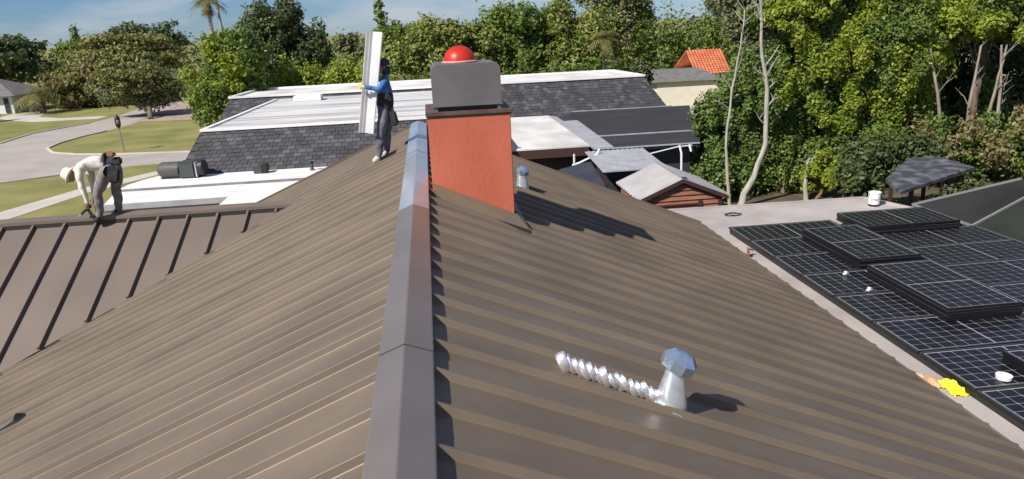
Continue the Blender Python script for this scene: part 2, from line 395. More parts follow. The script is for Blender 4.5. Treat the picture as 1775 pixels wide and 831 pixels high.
# chimney
ch = MB()
CX0, CX1, CY0, CY1 = .245, 1.368, 9.88, 11.05
zt = .93
V = [(CX0, CY0, -S * CX0 - .1), (CX1, CY0, -S * CX1 - .1), (CX1, CY1, -S * CX1 - .1), (CX0, CY1, -S * CX0 - .1),
     (CX0, CY0, zt), (CX1, CY0, zt), (CX1, CY1, zt), (CX0, CY1, zt)]
chim = MB().hexa(V).build('chimney', M['red'], house, bevel=.008, label='red painted chimney stack with grey metal hood')
MB().box((CX0 - .012, CY0 - .012, zt), (CX1 + .012, CY1 + .012, zt + .018)).build('band', M['dark'], chim)
MB().box((CX0 - .022, CY0 - .022, zt + .018), (CX1 + .022, CY1 + .022, 1.0)).build('slab', M['slab'], chim, bevel=.006)
# hood: folded sheet with rounded shoulders
hx0, hx1, hy0, hy1, hz0, hz1 = .335, 1.262, 9.93, 10.80, 1.075, 1.615
prof = [(hx0, hz0)]; rr = .09
for k in range(7):
    a = math.pi - k * math.pi / 12; prof.append((hx0 + rr + rr * math.cos(a), hz1 - rr + rr * math.sin(a)))
for k in range(7):
    a = math.pi / 2 - k * math.pi / 12; prof.append((hx1 - rr + rr * math.cos(a), hz1 - rr + rr * math.sin(a)))
prof.append((hx1, hz0)); n = len(prof)
hm = MB(); V = [(x, hy0, z) for x, z in prof] + [(x, hy1, z) for x, z in prof]
hm.add(V, [tuple(range(n)), tuple(range(2 * n - 1, n - 1, -1))] + [(k, k + 1, n + k + 1, n + k) for k in range(n - 1)])
hm.build('hood', M['hood'], chim, smooth=True)
MB().box((hx0 - .012, hy0 - .02, hz0 - .012), (hx1 + .012, hy0 + .03, hz0 + .016)).build('hood_lip', M['hood'], chim)
MB().box((hx0 + .10, hy0 + .05, 1.0), (hx1 - .10, hy1 - .05, hz0)).build('flue', M['blackp'], chim)
for xx, yy in ((hx0, hy0), (hx1 - .07, hy0), (hx0, hy1 - .05), (hx1 - .07, hy1 - .05)):
    MB().box((xx + .01, yy + .004, 1.0), (xx + .06, yy + .04, hz0 - .012)).build('hood_leg', M['hood'], chim)
# flashing round the stack
fl = MB()
def rz(x, h=.0): return -S * x + h
fl.add([(CX0 - .01, CY0 - .012, rz(CX0, .155)), (CX1 + .03, CY0 - .012, rz(CX1 + .03, .115)), (CX1 + .14, 9.40, rz(CX1 + .14, .060)), (CX0 + .10, 9.44, rz(CX0 + .1, .064))], [(0, 1, 2, 3)])
fl.add([(CX0 + .10, 9.44, rz(CX0 + .1, .064)), (CX1 + .14, 9.40, rz(CX1 + .14, .060)), (CX1 + .14, 9.398, rz(CX1 + .14, .01)), (CX0 + .10, 9.438, rz(CX0 + .1, .01))], [(0, 1, 2, 3)])
fl.add([(CX1 + .03, CY0 - .012, rz(CX1, .10)), (CX1 + .012, CY1, rz(CX1, .16)), (CX1 + .14, CY1, rz(CX1 + .14, .058)), (CX1 + .14, 9.40, rz(CX1 + .14, .060))], [(0, 1, 2, 3)])
fl.build('flashing', M['apron'], chim)
MB().hexa([(CX0 + .09, 9.418, rz(CX0 + .09, .0)), (CX1 + .15, 9.378, rz(CX1 + .15, .0)), (CX1 + .15, 9.397, rz(CX1 + .15, .0)), (CX0 + .09, 9.437, rz(CX0 + .09, .0)),
           (CX0 + .09, 9.418, rz(CX0 + .09, .05)), (CX1 + .15, 9.378, rz(CX1 + .15, .046)), (CX1 + .15, 9.397, rz(CX1 + .15, .052)), (CX0 + .09, 9.437, rz(CX0 + .09, .056))]).build('flashing_hem', M['dark'], chim)

# red dome on the hood
dm = thing('dome', 'glossy red dome with pale rim standing on the grey chimney hood', 'dome', (.745, 10.36, 1.616))
prof = [(.225, 0.02)] + [(.222 * math.cos(a), .02 + .205 * math.sin(a)) for a in [k * math.pi / 16 for k in range(1, 8)]] + [(.012, .226)]
MB().lathe(prof, 28).build('dome_shell', M['dome'], dm, smooth=True)
MB().lathe([(.218, .0), (.246, .004), (.250, .018), (.228, .026), (.220, .018)], 28).build('rim', M['rim'], dm, smooth=True)

# ------------------------------------------------------------------ roof vents and duct
def vent(name, label, loc, r0, r1, h, cap_r, cap_h, nside, tilt):
    t = thing(name, label, 'roof vent', loc, (0, 0, .2), 'galvanised vents on the metal roof')
    MB().lathe([(r0 * 1.0, -.06), (r0, .0), (r0 * .97, .06), (r1, h)], nside * 2).build('vent_cone', M['galv'], t, smooth=True)
    MB().lathe([(r1 * 1.02, h - .015), (r1 * 1.06, h - .01), (r1 * 1.06, h + .012), (r1 * 1.0, h + .016)], nside * 2).build('collar', M['galv'], t)
    MB().lathe([(cap_r * .62, 0), (cap_r * .98, cap_h * .14), (cap_r, cap_h * .58), (cap_r * .55, cap_h * .96), (.01, cap_h)], nside).build('vent_cap', M['ventcap'], t, loc=(0, 0, h - .02), rot=tilt)
    MB().lathe([(r0 * 1.35, 0), (r0 * 1.3, .008), (r0 * 1.0, .02)], 20).build('vent_base', M['galv'], t, rot=(0, math.atan(S), 0))
    return t
vent('roof_vent', 'near galvanised roof vent with faceted cap, beside the silver flexible duct', (1.99, 4.95, -.846), .130, .066, .325, .142, .175, 9, (math.radians(12), math.radians(16), .3)).rotation_euler = (0, math.radians(7), .2)
vent('roof_vent', 'far small galvanised roof vent just right of the red chimney', (1.86, 12.9, -.79), .115, .085, .27, .125, .15, 8, (math.radians(8), math.radians(16), 0))
vent('roof_vent', 'added galvanised roof vent low on the left slope, throwing its shadow in at left', (-4.90, 7.70, -2.075), .10, .07, .40, .13, .14, 8, (0, 0, 0))  # vent added beyond the view edge for the shadow it throws in
# crumpled aluminium flexible duct lying down the slope
dk = thing('flexible_duct', 'crumpled silver aluminium flexible duct lying down the slope beside the near vent', 'duct', (1.18, 5.07, rz(1.18, .06)))
L_ = .80; N_ = 15
dd = Vector((.70, -.12, -S * .70)); dd.normalize()
tiltv = Vector((.80, -.12, .40)).normalized()
for i in range(N_):
    f = i / (N_ - 1); p = dd * (L_ * f) + Vector((0, .008 * math.sin(i * 1.7), .006 * math.sin(i * 2.3)))
    r = .084 - .014 * f + .004 * math.sin(i * 2.1); hw = .036 if i == 0 else (.021 if i % 3 else .025)
    ring = MB().lathe([(r * .86, -hw * 1.15), (r * .97, -hw * .9), (r * 1.02, 0), (r * .97, hw * .9), (r * .86, hw * 1.15)], 14)
    o = ring.build('duct_ring', M['alu'], dk, smooth=True, loc=p)
    jv = tiltv + Vector((.10 * math.sin(i * 5.3), .16 * math.sin(i * 3.7), .14 * math.sin(i * 2.9)))
    o.rotation_euler = jv.to_track_quat('Z', 'Y').to_euler(); o.scale = (.74 + .12 * math.sin(i * 3.1), 1.12 + .08 * math.sin(i * 4.3), 1)
core = MB(); core.tube([dd * (-.02), dd * (L_ * .5), dd * (L_ + .03)], [.052, .050, .046], 12); core.build('duct_core', M['alu'], dk)

# ------------------------------------------------------------------ flat roof with solar panels
fr = thing('flat_roof', 'low flat roof with pinkish grey membrane below the metal eave, carrying solar panels', 'flat roof')
FZ = -3.06
MB().slab([(6.55, 1.0, FZ), (12.75, 1.0, FZ), (12.75, 17.3, FZ), (12.25, 18.75, FZ), (6.55, 18.9, FZ)], .22).build('membrane', M['flat'], fr)
MB().box((6.6, 1.1, G), (12.6, 17.2, FZ - .22)).build('wall', M['wall'], fr)
ed = MB(); ed.bar((6.55, 18.88, FZ + .02), (12.25, 18.73, FZ + .02), .09, .05); ed.bar((12.25, 18.73, FZ + .02), (12.75, 17.3, FZ + .02), .09, .05); ed.build('edge_trim', M['flat'], fr)

for xr in (7.38, 8.9, 9.93, 10.24, 11.5, 12.6):
    MB().box((xr - .04, 6.6 if xr < 10 else 7.9, FZ), (xr + .04, 16.40 if xr < 10 else 15.08, FZ + .128)).build('shade_rail', M['blackp'], fr)  # rails carry the panels; their black paints the shadow gap underneath
PL, PWD, PH = 2.60, 1.165, .042
def pv_meshes(L, W):
    fm = MB(); t_ = .030
    for lo, hi in (((0, 0, 0), (L, t_, PH)), ((0, W - t_, 0), (L, W, PH)), ((0, t_, 0), (t_, W - t_, PH)), ((L - t_, t_, 0), (L, W - t_, PH))): fm.box(lo, hi)
    for lo, hi in (((.004, .004, PH), (L - .004, .012, PH + .002)), ((.004, W - .012, PH), (L - .004, W - .004, PH + .002)),
                   ((.004, .012, PH), (.012, W - .012, PH + .002)), ((L - .012, .012, PH), (L - .004, W - .012, PH + .002))): fm.box(lo, hi, 1)
    me_f = fm.mesh('frame', [M['pvframe'], M['pvlip']])
    b_ = MB(); b_.box((t_, t_, .004), (L - t_, W - t_, PH - .010)); me_b = b_.mesh('backsheet', M['backsheet'])
    c_ = MB(); nx, ny = 12, 6; g = .0105; mx = t_ + .022
    half = (L - 2 * mx - .02) / 2; cw = half / (nx // 2); chh = (W - 2 * mx) / ny
    for i in range(nx):
        x = mx + i * cw + (.02 if i >= nx // 2 else 0)
        for j in range(ny):
            y = mx + j * chh; z = PH - .007
            k = .010
            x0, x1, y0_, y1_ = x + g / 2, x + cw - g / 2, y + g / 2, y + chh - g / 2
            c_.add([(x0 + k, y0_, z), (x1 - k, y0_, z), (x1, y0_ + k, z), (x1, y1_ - k, z), (x1 - k, y1_, z), (x0 + k, y1_, z), (x0, y1_ - k, z), (x0, y0_ + k, z)], [tuple(range(8))])
    me_c = c_.mesh('cell_grid', M['cell'])
    return me_f, me_b, me_c
PV = pv_meshes(PL, PWD); PVS = pv_meshes(2.28, 1.30)
pvrnd = random.Random(8)
def panel(x, y, z, label, group, rot=0.0, meshes=PV):
    t = thing('solar_panel', label, 'solar panel', (x, y, z), (pvrnd.uniform(-.004, .004), pvrnd.uniform(-.004, .004), rot + pvrnd.uniform(-.006, .006)), group)
    for nm, me in zip(('frame', 'backsheet', 'cell_grid'), meshes):
        o = obj(nm, me, t)
        if nm == 'cell_grid': o['kind'] = 'stuff'
    return t
ORD = ['first', 'second', 'third', 'fourth', 'fifth', 'sixth', 'seventh', 'eighth', 'ninth']
rows = [16.42 - 1.195 * (i + 1) for i in range(8)]
for i, y in enumerate(rows):
    lab = f'flat solar panel in the row along the metal eave, {ORD[i]} from far end'
    if i == 0: lab = 'flat solar panel at the far end of the row along the metal eave'
    panel(7.30, y, FZ + .13, lab, 'solar panels laid flat along the eave')
for i in range(6):
    y = 15.10 - 1.195 * (i + 1)
    lab = f'flat solar panel in the right row by the screen roof, {ORD[i]} from far end'
    if i == 0: lab = 'flat solar panel at the far end of the right row by the screen roof'
    panel(10.16, y, FZ + .13, lab, 'solar panels laid flat in the right row')
def stack(n, x, y, z, where, group, rot, meshes, h=.047):
    names = {0: 'bottom', n - 1: 'top'}
    for k in range(n):
        pos = names.get(k) or (ORD[k] + ' from the bottom')
        lab = f'solar panel in the {where}, {pos}' + (' of the pile' if k in names else '')
        panel(x + pvrnd.uniform(-.012, .012), y + pvrnd.uniform(-.012, .012), z + k * h, lab, group, rot, meshes)
z0 = FZ + .176
# long sides along y: rotate +90 degrees, origin at the right hand near corner
stack(5, 9.80, 12.80, z0, 'middle pile', 'solar panels in the middle pile', math.pi / 2, PVS)
stack(5, 9.72, 10.14, z0, 'large near pile', 'solar panels in the near pile', math.pi / 2, PVS)
stack(4, 10.02, 14.98, z0, 'far pile below the bucket', 'solar panels in the far pile', 0, PVS)
stack(4, 9.50, 6.42, z0, 'right edge pile by the tape roll', 'solar panels in the right edge pile', math.pi / 2, PVS)

# odds and ends on the flat roof
bk = thing('bucket', 'white plastic bucket with dark base on the far edge of the flat roof', 'bucket', (12.02, 17.9, FZ))
MB().lathe([(.135, 0), (.140, .03), (.140, .06)], 20).build('bucket_base', M['blackp'], bk, smooth=True)
MB().lathe([(.138, .06), (.155, .36), (.163, .365), (.163, .385), (.150, .385), (.135, .08)], 20).build('bucket_wall', M['plain_white'], bk, smooth=True)
hb = MB(); hb.tube([(-.16, 0, .36), (-.165, -.05, .30), (-.155, -.12, .22), (0, -.175, .20), (.155, -.12, .22), (.165, -.05, .30), (.16, 0, .36)], .006, 6); hb.build('bucket_handle', M['blackp'], bk)
def crumple(name, label, cat, loc, size, m, seed, n=9):
    r = random.Random(seed); mb = MB(); V = []; F = []
    for i in range(n + 1):
        for j in range(n + 1):
            x, y = (i / n - .5), (j / n - .5)
            z = max(.02, (.55 - x * x * 1.6 - y * y * 1.6) * .75 + r.uniform(-.17, .17))
            V.append((x * size[0] * (1 + r.uniform(-.12, .12)), y * size[1] * (1 + r.uniform(-.12, .12)), z * size[2]))
    for i in range(n):
        for j in range(n): a = i * (n + 1) + j; F.append((a, a + n + 1, a + n + 2, a + 1))
    o = MB().add(V, F).build(name, m); o.location = loc
    return tag(o, label, cat)
crumple('plastic_bag', 'crumpled bright yellow plastic bag in the gap between eave and solar panels', 'bag', (7.22, 8.36, FZ + .004), (.22, .40, .26), M['yellow'], 5)
crumple('cardboard_scrap', 'small orange cardboard scrap lying beside the yellow bag', 'cardboard', (7.02, 8.62, FZ + .004), (.36, .40, .16), M['card'], 6, 6)
crumple('paper_scrap', 'small white paper scrap just below the orange cardboard by the eave', 'paper', (6.92, 8.38, FZ + .004), (.14, .16, .12), M['plain_white'], 7, 5)
tr = thing('tape_roll', 'white tape roll lying on the solar panel near the right photo edge', 'tape roll', (7.86, 8.24, FZ + .176))
MB().lathe([(.062, 0), (.10, 0), (.105, .05), (.065, .05), (.062, 0)], 18).build('tape', M['plain_white'], tr, smooth=True)
for (x, y), wh in (((8.12, 12.62), 'at the foot of the middle pile'), ((8.05, 11.72), 'beside the far left corner of the near pile')):
    t = thing('clip', 'small white clip on a laid panel ' + wh, 'clip', (x, y, FZ + .176), (0, 0, .4), 'white clips on the laid panels')
    MB().box((-.06, -.03, 0), (.06, .03, .018)).build('clip_plate', M['plain_white'], t, bevel=.004)
    MB().box((-.02, -.03, .018), (.02, .03, .055)).build('clip_tab', M['plain_white'], t, bevel=.004)
br = thing('bracket', 'small dark steel bracket on the pink strip between eave and solar panels', 'bracket', (7.03, 14.6, FZ))
MB().box((-.08, -.05, 0), (.08, .05, .012)).build('bracket_foot', M['blackp'], br)
MB().box((-.02, -.05, .012), (.0, .05, .20)).build('bracket_arm', M['brickred'], br)
MB().bar((-.01, 0, .19), (.10, .02, .13), .03).build('bracket_hook', M['blackp'], br)
wcl = MB()
for k in range(2):
    r_ = .20 + .05 * k; pts = [(r_ * 1.5 * math.cos(a * .42 + k), r_ * math.sin(a * .42 + k), .015 + .012 * k + .01 * math.sin(a * 1.7)) for a in range(17)]
    wcl.tube(pts, .012, 6)
o = wcl.build('cable_coil', M['blackp']); o.location = (8.1, 18.0, FZ); o.scale = (.62, .55, 1); tag(o, 'loose dark cable coil on the grey far corner of the flat roof', 'cable')

# screen roof right of the flat roof
sc = thing('screen_enclosure', 'dark sloping mesh screen roof with pale frame rail right of the solar panels', 'screen roof')
def sp(x, y, h=0): return (x, y, -3.0 + .35 * (x - 12.75) + h)
MB().slab([sp(12.78, 15.25), sp(18.5, 16.25), sp(18.5, 17.6), sp(14.96, 16.40), sp(12.80, 17.40)], .02).build('screen_panel', M['screen'], sc)
MB().slab([sp(12.78, 8.0), sp(18.5, 8.0), sp(18.5, 16.2), sp(12.78, 15.2)], .02).build('screen_panel', M['screen2'], sc)
for a, b in (((12.78, 15.22), (18.5, 16.22)), ((12.78, 17.42), (14.96, 16.42)), ((12.80, 8.0), (12.80, 17.4))):
    MB().bar(sp(*a, .02), sp(*b, .02), .05, .05).build('frame_rail', M['rail'], sc)
for y in (8.2, 12, 15.2, 17.3):
    MB().bar((12.86, y, G), (12.86, y, -3.02), .06).build('post', M['rail'], sc)

# ------------------------------------------------------------------ neighbouring house with mansard roofs
nb = thing('house', 'long flat-topped house behind, with white roofs and dark shingled mansard sides', 'house')
def shingled(p00, p10, p11, p01, name='shingle_courses', rows=12, wd=.30, seed=1):
    """quad p00-p10 bottom edge, p01-p11 top edge: overlapping tabs with their own thickness"""
    r = random.Random(seed); p00, p10, p11, p01 = map(Vector, (p00, p10, p11, p01)); mb = MB()
    nrm = (p10 - p00).cross(p01 - p00).normalized()
    cols = int((p10 - p00).length / wd)
    for j in range(rows):
        f0, f1 = j / rows, min(1.0, (j + 1.25) / rows)
        for i in range(cols):
            sh = (.5 if j % 2 else 0)
            u0, u1 = max(0, (i + sh + .03) / cols), min(1, (i + sh + .97) / cols)
            if u1 <= u0: continue
            th = .018 + r.uniform(0, .016)
            def q(u, f, h): return (p00.lerp(p10, u)).lerp(p01.lerp(p11, u), f) + nrm * h
            V = [q(u0, f0, th), q(u1, f0, th), q(u1, f1, .004), q(u0, f1, .004), q(u0, f0, 0), q(u1, f0, 0)]
            t_ = r.random() ** 5 if r.random() < .8 else r.uniform(.3, 1)
            mb.add(V, [(0, 1, 2, 3), (4, 5, 1, 0)], 0, max(t_, .001))
    base = [tuple(p - nrm * .01) for p in (p00, p10, p11, p01)]
    mb.add(base, [(0, 1, 2, 3)])
    return mb.build(name, M['shingle'], nb, kind='stuff')
# rear block
shingled((-11.2, 39.6, -2.85), (13.5, 39.4, -2.95), (12.45, 41.0, -1.12), (-10.3, 41.0, -1.12), seed=2)
shingled((13.5, 39.4, -2.95), (13.6, 47.5, -2.85), (12.6, 47.0, -1.12), (12.45, 41.0, -1.12), seed=4)
MB().slab([(-10.3, 41, -1.10), (12.45, 41, -1.10), (12.0, 46.5, -1.10), (-9.9, 46.5, -1.10)], .25).build('white_roof', M['white3'], nb)
rim_ = MB()
for a, b in (((-10.3, 41.0), (12.45, 41.0)), ((12.45, 41.0), (12.0, 46.5)), ((-9.9, 46.5), (12.0, 46.5)), ((-10.3, 41), (-9.9, 46.5))):
    rim_.bar((*a, -1.05), (*b, -1.05), .22, .10)
rim_.build('roof_rim', M['white'], nb)
MB().box((-10.9, 40.1, G), (12.9, 47.2, -2.9)).build('wall', M['wall'], nb)
# front block
shingled((-9.1, 27.5, -2.72), (2.9, 27.5, -2.72), (2.45, 28.4, -1.27), (-8.25, 28.4, -1.27), seed=3, rows=11)
shingled((2.9, 27.5, -2.72), (3.25, 39.6, -2.72), (2.45, 39.6, -1.27), (2.45, 28.4, -1.27), seed=6, rows=11)
shingled((-9.1, 39.6, -2.72), (-9.1, 27.5, -2.72), (-8.25, 28.4, -1.27), (-8.0, 39.6, -1.27), seed=7, rows=11)
MB().slab([(-8.25, 28.4, -1.25), (2.45, 28.4, -1.25), (2.45, 40.85, -1.25), (-7.75, 40.85, -1.25)], .2).build('white_roof', M['white2'], nb)
r2 = MB(); r2.bar((-8.3, 28.42, -1.23), (2.5, 28.42, -1.23), .20, .09); r2.bar((-8.22, 28.45, -1.23), (-7.78, 40.3, -1.23), .16, .08); r2.build('roof_rim', M['white'], nb)
MB().box((-8.9, 27.9, G), (2.8, 39.6, -2.75)).build('wall', M['wall'], nb)
MB().box((-6.6, 38.6, -1.25), (-5.2, 39.4, -.98)).build('roof_hatch', M['white'], nb, bevel=.03)
# low white roofs at the left
MB().slab([(-10.4, 25.5, -2.72), (-1.2, 25.5, -2.72), (-1.2, 27.6, -2.72), (-9.0, 28.5, -2.72), (-9.6, 28.1, -2.72), (-10.1, 27.3, -2.72), (-10.4, 26.3, -2.72)], .2).build('white_roof', M['white'], nb)
MB().slab([(-10.1, 23.55, -2.79), (-6.3, 23.55, -2.79), (-6.3, 25.5, -2.79), (-10.5, 25.5, -2.79)], .10).build('white_roof', M['white'], nb)
MB().slab([(-6.3, 19.2, -2.795), (-1.2, 19.2, -2.795), (-1.2, 25.5, -2.795), (-6.3, 25.5, -2.795)], .10).build('white_roof', M['white'], nb)
MB().box((-10.45, 25.44, -2.79), (-1.2, 25.496, -2.712)).build('step_flashing', M['fascia'], nb)
MB().box((-10.1, 23.50, -2.98), (-6.28, 23.548, -2.80)).build('fascia', M['ltgrey'], nb)
MB().box((-10.1, 23.42, -3.22), (-6.28, 23.498, -3.00)).build('fascia', M['dark'], nb)  # dark box paints the shadow line below the grey fascia
MB().box((-9.9, 23.7, G), (-1.4, 28, -2.98)).build('wall', M['wall'], nb)
MB().box((-6.2, 19.4, G), (-1.4, 23.7, -2.98)).build('wall', M['wall'], nb)
# low white roof right of the chimney, grey strip, black roof
MB().slab([(2.95, 29.0, -2.80), (6.65, 29.0, -2.80), (6.65, 39.5, -2.80), (3.2, 39.5, -2.80)], .06).build('white_roof', M['white3'], nb)
MB().box((2.95, 29.0, -3.22), (6.62, 29.06, -2.87)).build('fascia', M['shedtrim'], nb)
MB().box((3.0, 29.4, G), (6.6, 39.4, -2.87)).build('wall', M['shedtrim'], nb)
MB().slab([(6.66, 28.2, -2.79), (7.45, 28.2, -2.79), (7.75, 37.2, -2.79), (6.66, 39.4, -2.79)], .08).build('grey_strip', M['ltgrey'], nb)
MB().slab([(7.47, 28.2, -2.86), (11.0, 28.2, -2.86), (12.1, 31.1, -2.80), (7.56, 31.1, -2.80)], .1).build('black_roof', M['black'], nb)
MB().slab([(7.56, 31.12, -2.80), (12.1, 31.12, -2.80), (14.4, 38.9, -2.62), (7.8, 38.9, -2.62)], .1).build('black_roof', M['black'], nb)
for a, b, w_ in (((7.5, 31.1, -2.785), (12.1, 31.1, -2.785), .14), ((7.45, 28.22, -2.85), (11.0, 28.22, -2.85), .12), ((7.9, 38.95, -2.60), (13.4, 38.95, -2.60), .12)):
    MB().bar(a, b, w_, .04).build('roof_trim', M['ltgrey'], nb)
MB().bar((13.9, 37.0, -2.60), (13.2, 34.6, -2.66), .25, .10).build('roof_trim', M['trim'], nb)
MB().hexa([(7.0, 28.7, G), (10.8, 28.7, G), (13.9, 38.6, G), (7.0, 38.6, G), (7.0, 28.7, -2.97), (10.8, 28.7, -2.97), (13.9, 38.6, -2.75), (7.0, 38.6, -2.75)]).build('wall', M['navy'], nb)
gd = MB(); gd.tube([(5.70, 27.5, -4.6), (5.70, 27.5, -2.86)], .04, 8); gd.tube([(5.62, 27.5, -3.30), (5.9, 27.5, -3.22), (6.6, 27.5, -2.93), (6.72, 27.6, -2.74)], .045, 8)
gd.build('downspout', M['trim'], nb, smooth=True)
gd = MB(); gd.tube([(8.75, 27.7, -3.08), (10.0, 27.9, -2.90), (10.6, 28.0, -2.90)], .028, 8); gd.tube([(10.05, 27.9, -2.84), (10.10, 27.8, -3.15), (10.12, 27.8, -4.2)], .045, 8)
gd.tube([(10.45, 27.9, -2.84), (10.50, 27.8, -3.10)], .045, 8); gd.build('downspout', M['trim'], nb, smooth=True)
# grey rooftop unit lying on the left white roof
un = thing('rooftop_unit', 'dark grey rounded unit with black end cap lying on the white roof by the mansard', 'rooftop unit', (-8.7, 27.1, -2.71), (0, 0, -.08)); un.scale = (.92, .9, .88)
pr = []
m_ = MB(); m_.tube([(-.98, 0, .33), (-.93, 0, .33), (-.80, 0, .33), (-.1, 0, .33)], [.12, .24, .33, .34], 16); m_.build('unit_body', M['unit'], un, smooth=True)
MB().box((-.1, -.33, .0), (.55, .33, .66)).build('unit_box', M['unit_green'], un, bevel=.06)
MB().lathe([(.30, 0), (.34, .03), (.34, .20), (.28, .26)], 16).build('unit_end', M['blackp'], un, loc=(.60, 0, .36), rot=(0, math.pi / 2, 0))
MB().box((.55, -.30, .04), (.60, .30, .64)).build('unit_band', M['ltgrey'], un)
MB().box((-.85, -.2, 0), (-.1, .2, .05)).build('unit_foot', M['blackp'], un)
for (x, y, z), lab in (((-6.0, 27.0, -2.715), 'small dark box vent on the white roof against the mansard, right of the rounded unit'),):
    t = thing('box_vent', lab, 'box vent', (x, y, z))
    MB().box((-.22, -.16, 0), (.22, .16, .22)).build('vent_body', M['unit'], t, bevel=.02)
    MB().box((.05, -.20, .04), (.28, .20, .30)).build('vent_cover', M['blackp'], t, bevel=.02)
pp = thing('roof_pipe', 'short dark pipe stub on the far end of the low white roof', 'pipe', (-4.15, 26.9, -2.715))
MB().lathe([(.10, 0), (.09, .03), (.06, .05), (.06, .28), (.05, .28)], 12).build('pipe', M['unit'], pp, smooth=True)
MB().lathe([(.09, .26), (.09, .31), (.02, .34)], 12).build('pipe_cap', M['blackp'], pp, smooth=True)

# grey awning, dark lean-to and garden wall between the houses
aw = thing('awning', 'small light grey corrugated awning below the black roof, behind the red shed', 'awning')
am = MB()
for k in range(24):
    x = 6.25 + k * .098; am.hexa([(x, 25.0, -3.14), (x + .098, 25.0, -3.14), (x + .098, 28.1, -2.93), (x, 28.1, -2.93),
                                  (x + .01, 25.0, -3.10 + .02 * (k % 2)), (x + .09, 25.0, -3.10 + .02 * (k % 2)), (x + .09, 28.1, -2.90 + .02 * (k % 2)), (x + .01, 28.1, -2.90 + .02 * (k % 2))])
am.build('awning_sheet', M['ltgrey'], aw)
for x in (6.4, 8.4): MB().bar((x, 25.2, G), (x, 25.2, -3.15), .08).build('post', M['shedtrim'], aw)
lt = thing('lean_to', 'dark blue sloping lean-to cover beside the brown fascia and white downspout', 'lean-to')
MB().hexa([(5.0, 23.8, G), (6.3, 23.8, G), (6.3, 27.2, G), (5.0, 27.2, G), (5.0, 23.8, -4.0), (6.3, 23.8, -3.75), (6.3, 27.2, -3.1), (5.0, 27.2, -3.35)]).build('cover', M['navy'], lt, bevel=.03)
MB().bar((5.0, 23.78, -3.98), (6.3, 23.78, -3.73), .08).build('edge_bar', M['blackp'], lt)
gw = thing('garden_wall', 'short peach wall showing above the far metal roof edge', 'wall')
MB().box((3.6, 23.3, G), (4.95, 23.5, -3.42)).build('wall_face', M['peach'], gw); MB().box((3.55, 23.25, -3.42), (5.0, 23.55, -3.36)).build('coping', M['peach'], gw)

# red garden shed
sh = thing('shed', 'small red-brown boarded garden shed with pale corrugated gable roof', 'shed', (8.10, 22.0, 0))
px_, ez = 1.36, -3.42
for i in range(14):
    z = G + i * .165
    zz = z + .165
    if z > ez: wdt = px_ - .06 - (z - ez) / .54 * 1.28
    else: wdt = px_ - .06
    if zz > ez: wdt2 = px_ - .06 - (zz - ez) / .54 * 1.28
    else: wdt2 = wdt
    if wdt2 < .03: wdt2 = .03
    MB().hexa([(-wdt, -.005, z), (wdt, -.005, z), (wdt, .06, z), (-wdt, .06, z), (-wdt2, .042, zz - .012), (wdt2, .042, zz - .012), (wdt2, .06, zz - .012), (-wdt2, .06, zz - .012)]).build('board', M['brickred'], sh)
MB().box((-px_ + .05, .065, G), (px_ - .05, 2.6, ez)).build('wall', M['brickred'], sh)
MB().add([(-px_ + .07, .07, ez), (px_ - .07, .07, ez), (0, .07, -2.92), (-px_ + .07, 2.58, ez), (px_ - .07, 2.58, ez), (0, 2.58, -2.92)], [(0, 1, 2), (5, 4, 3), (0, 3, 4, 1), (1, 4, 5, 2), (2, 5, 3, 0)]).build('gable', M['brickred'], sh)
for s_ in (-1, 1):
    m_ = MB(); nco = 10
    for k in range(nco):                            # corrugations run down the slope
        y0_, y1_ = -.10 + k * .28, -.10 + (k + 1) * .28; ym = (y0_ + y1_) / 2
        a0, a1 = -2.86, -3.49
        V = [(0, y0_, a0), (0, ym, a0 + .075), (0, y1_, a0), (s_ * 1.50, y0_, a1), (s_ * 1.50, ym, a1 + .075), (s_ * 1.50, y1_, a1)]
        m_.add(V, [(0, 1, 4, 3), (1, 2, 5, 4)])
    m_.build('roof_sheet', M['shedroof'], sh)
    MB().hexa([(0, -.13, -2.99), (s_ * 1.52, -.13, -3.63), (s_ * 1.52, -.09, -3.63), (0, -.09, -2.99), (0, -.13, -2.865), (s_ * 1.52, -.13, -3.505), (s_ * 1.52, -.09, -3.505), (0, -.09, -2.865)]).build('barge_board', M['shedtrim'], sh)
    MB().box((s_ * 1.28 - .06, -.02, G), (s_ * 1.28 + .06, .05, ez - .02)).build('corner_post', M['shedtrim'], sh)
MB().bar((0, -.12, -2.79), (0, 2.72, -2.79), .16, .03).build('ridge_strip', M['shedroof'], sh)
MB().box((-.9, -.03, -3.76), (.55, -.008, -3.70)).build('lintel', M['shedtrim'], sh)
MB().box((.55, -.03, G), (.68, -.008, -3.62)).build('door_post', M['shedtrim'], sh)

# dark roof among the trees at the right
dr = thing('lean_to', 'low dark grey roofed shelter under the trees beyond the white bucket', 'shelter')
q_ = [(14.7, 20.0, -3.62), (17.6, 21.3, -3.22), (18.2, 23.9, -3.12), (15.4, 22.9, -3.40)]
MB().slab([(14.05, 19.75, -3.22), (18.29, 22.14, -3.20), (18.4, 24.16, -3.18), (17.31, 24.19, -3.18), (14.64, 21.41, -3.20)], .10).build('shelter_roof', M['shelter'], dr)
for x, y in ((15.0, 20.6), (17.6, 21.9), (17.6, 23.6), (15.4, 22.2)): MB().bar((x, y, G), (x, y, -3.42), .1).build('post', M['shedtrim'], dr)

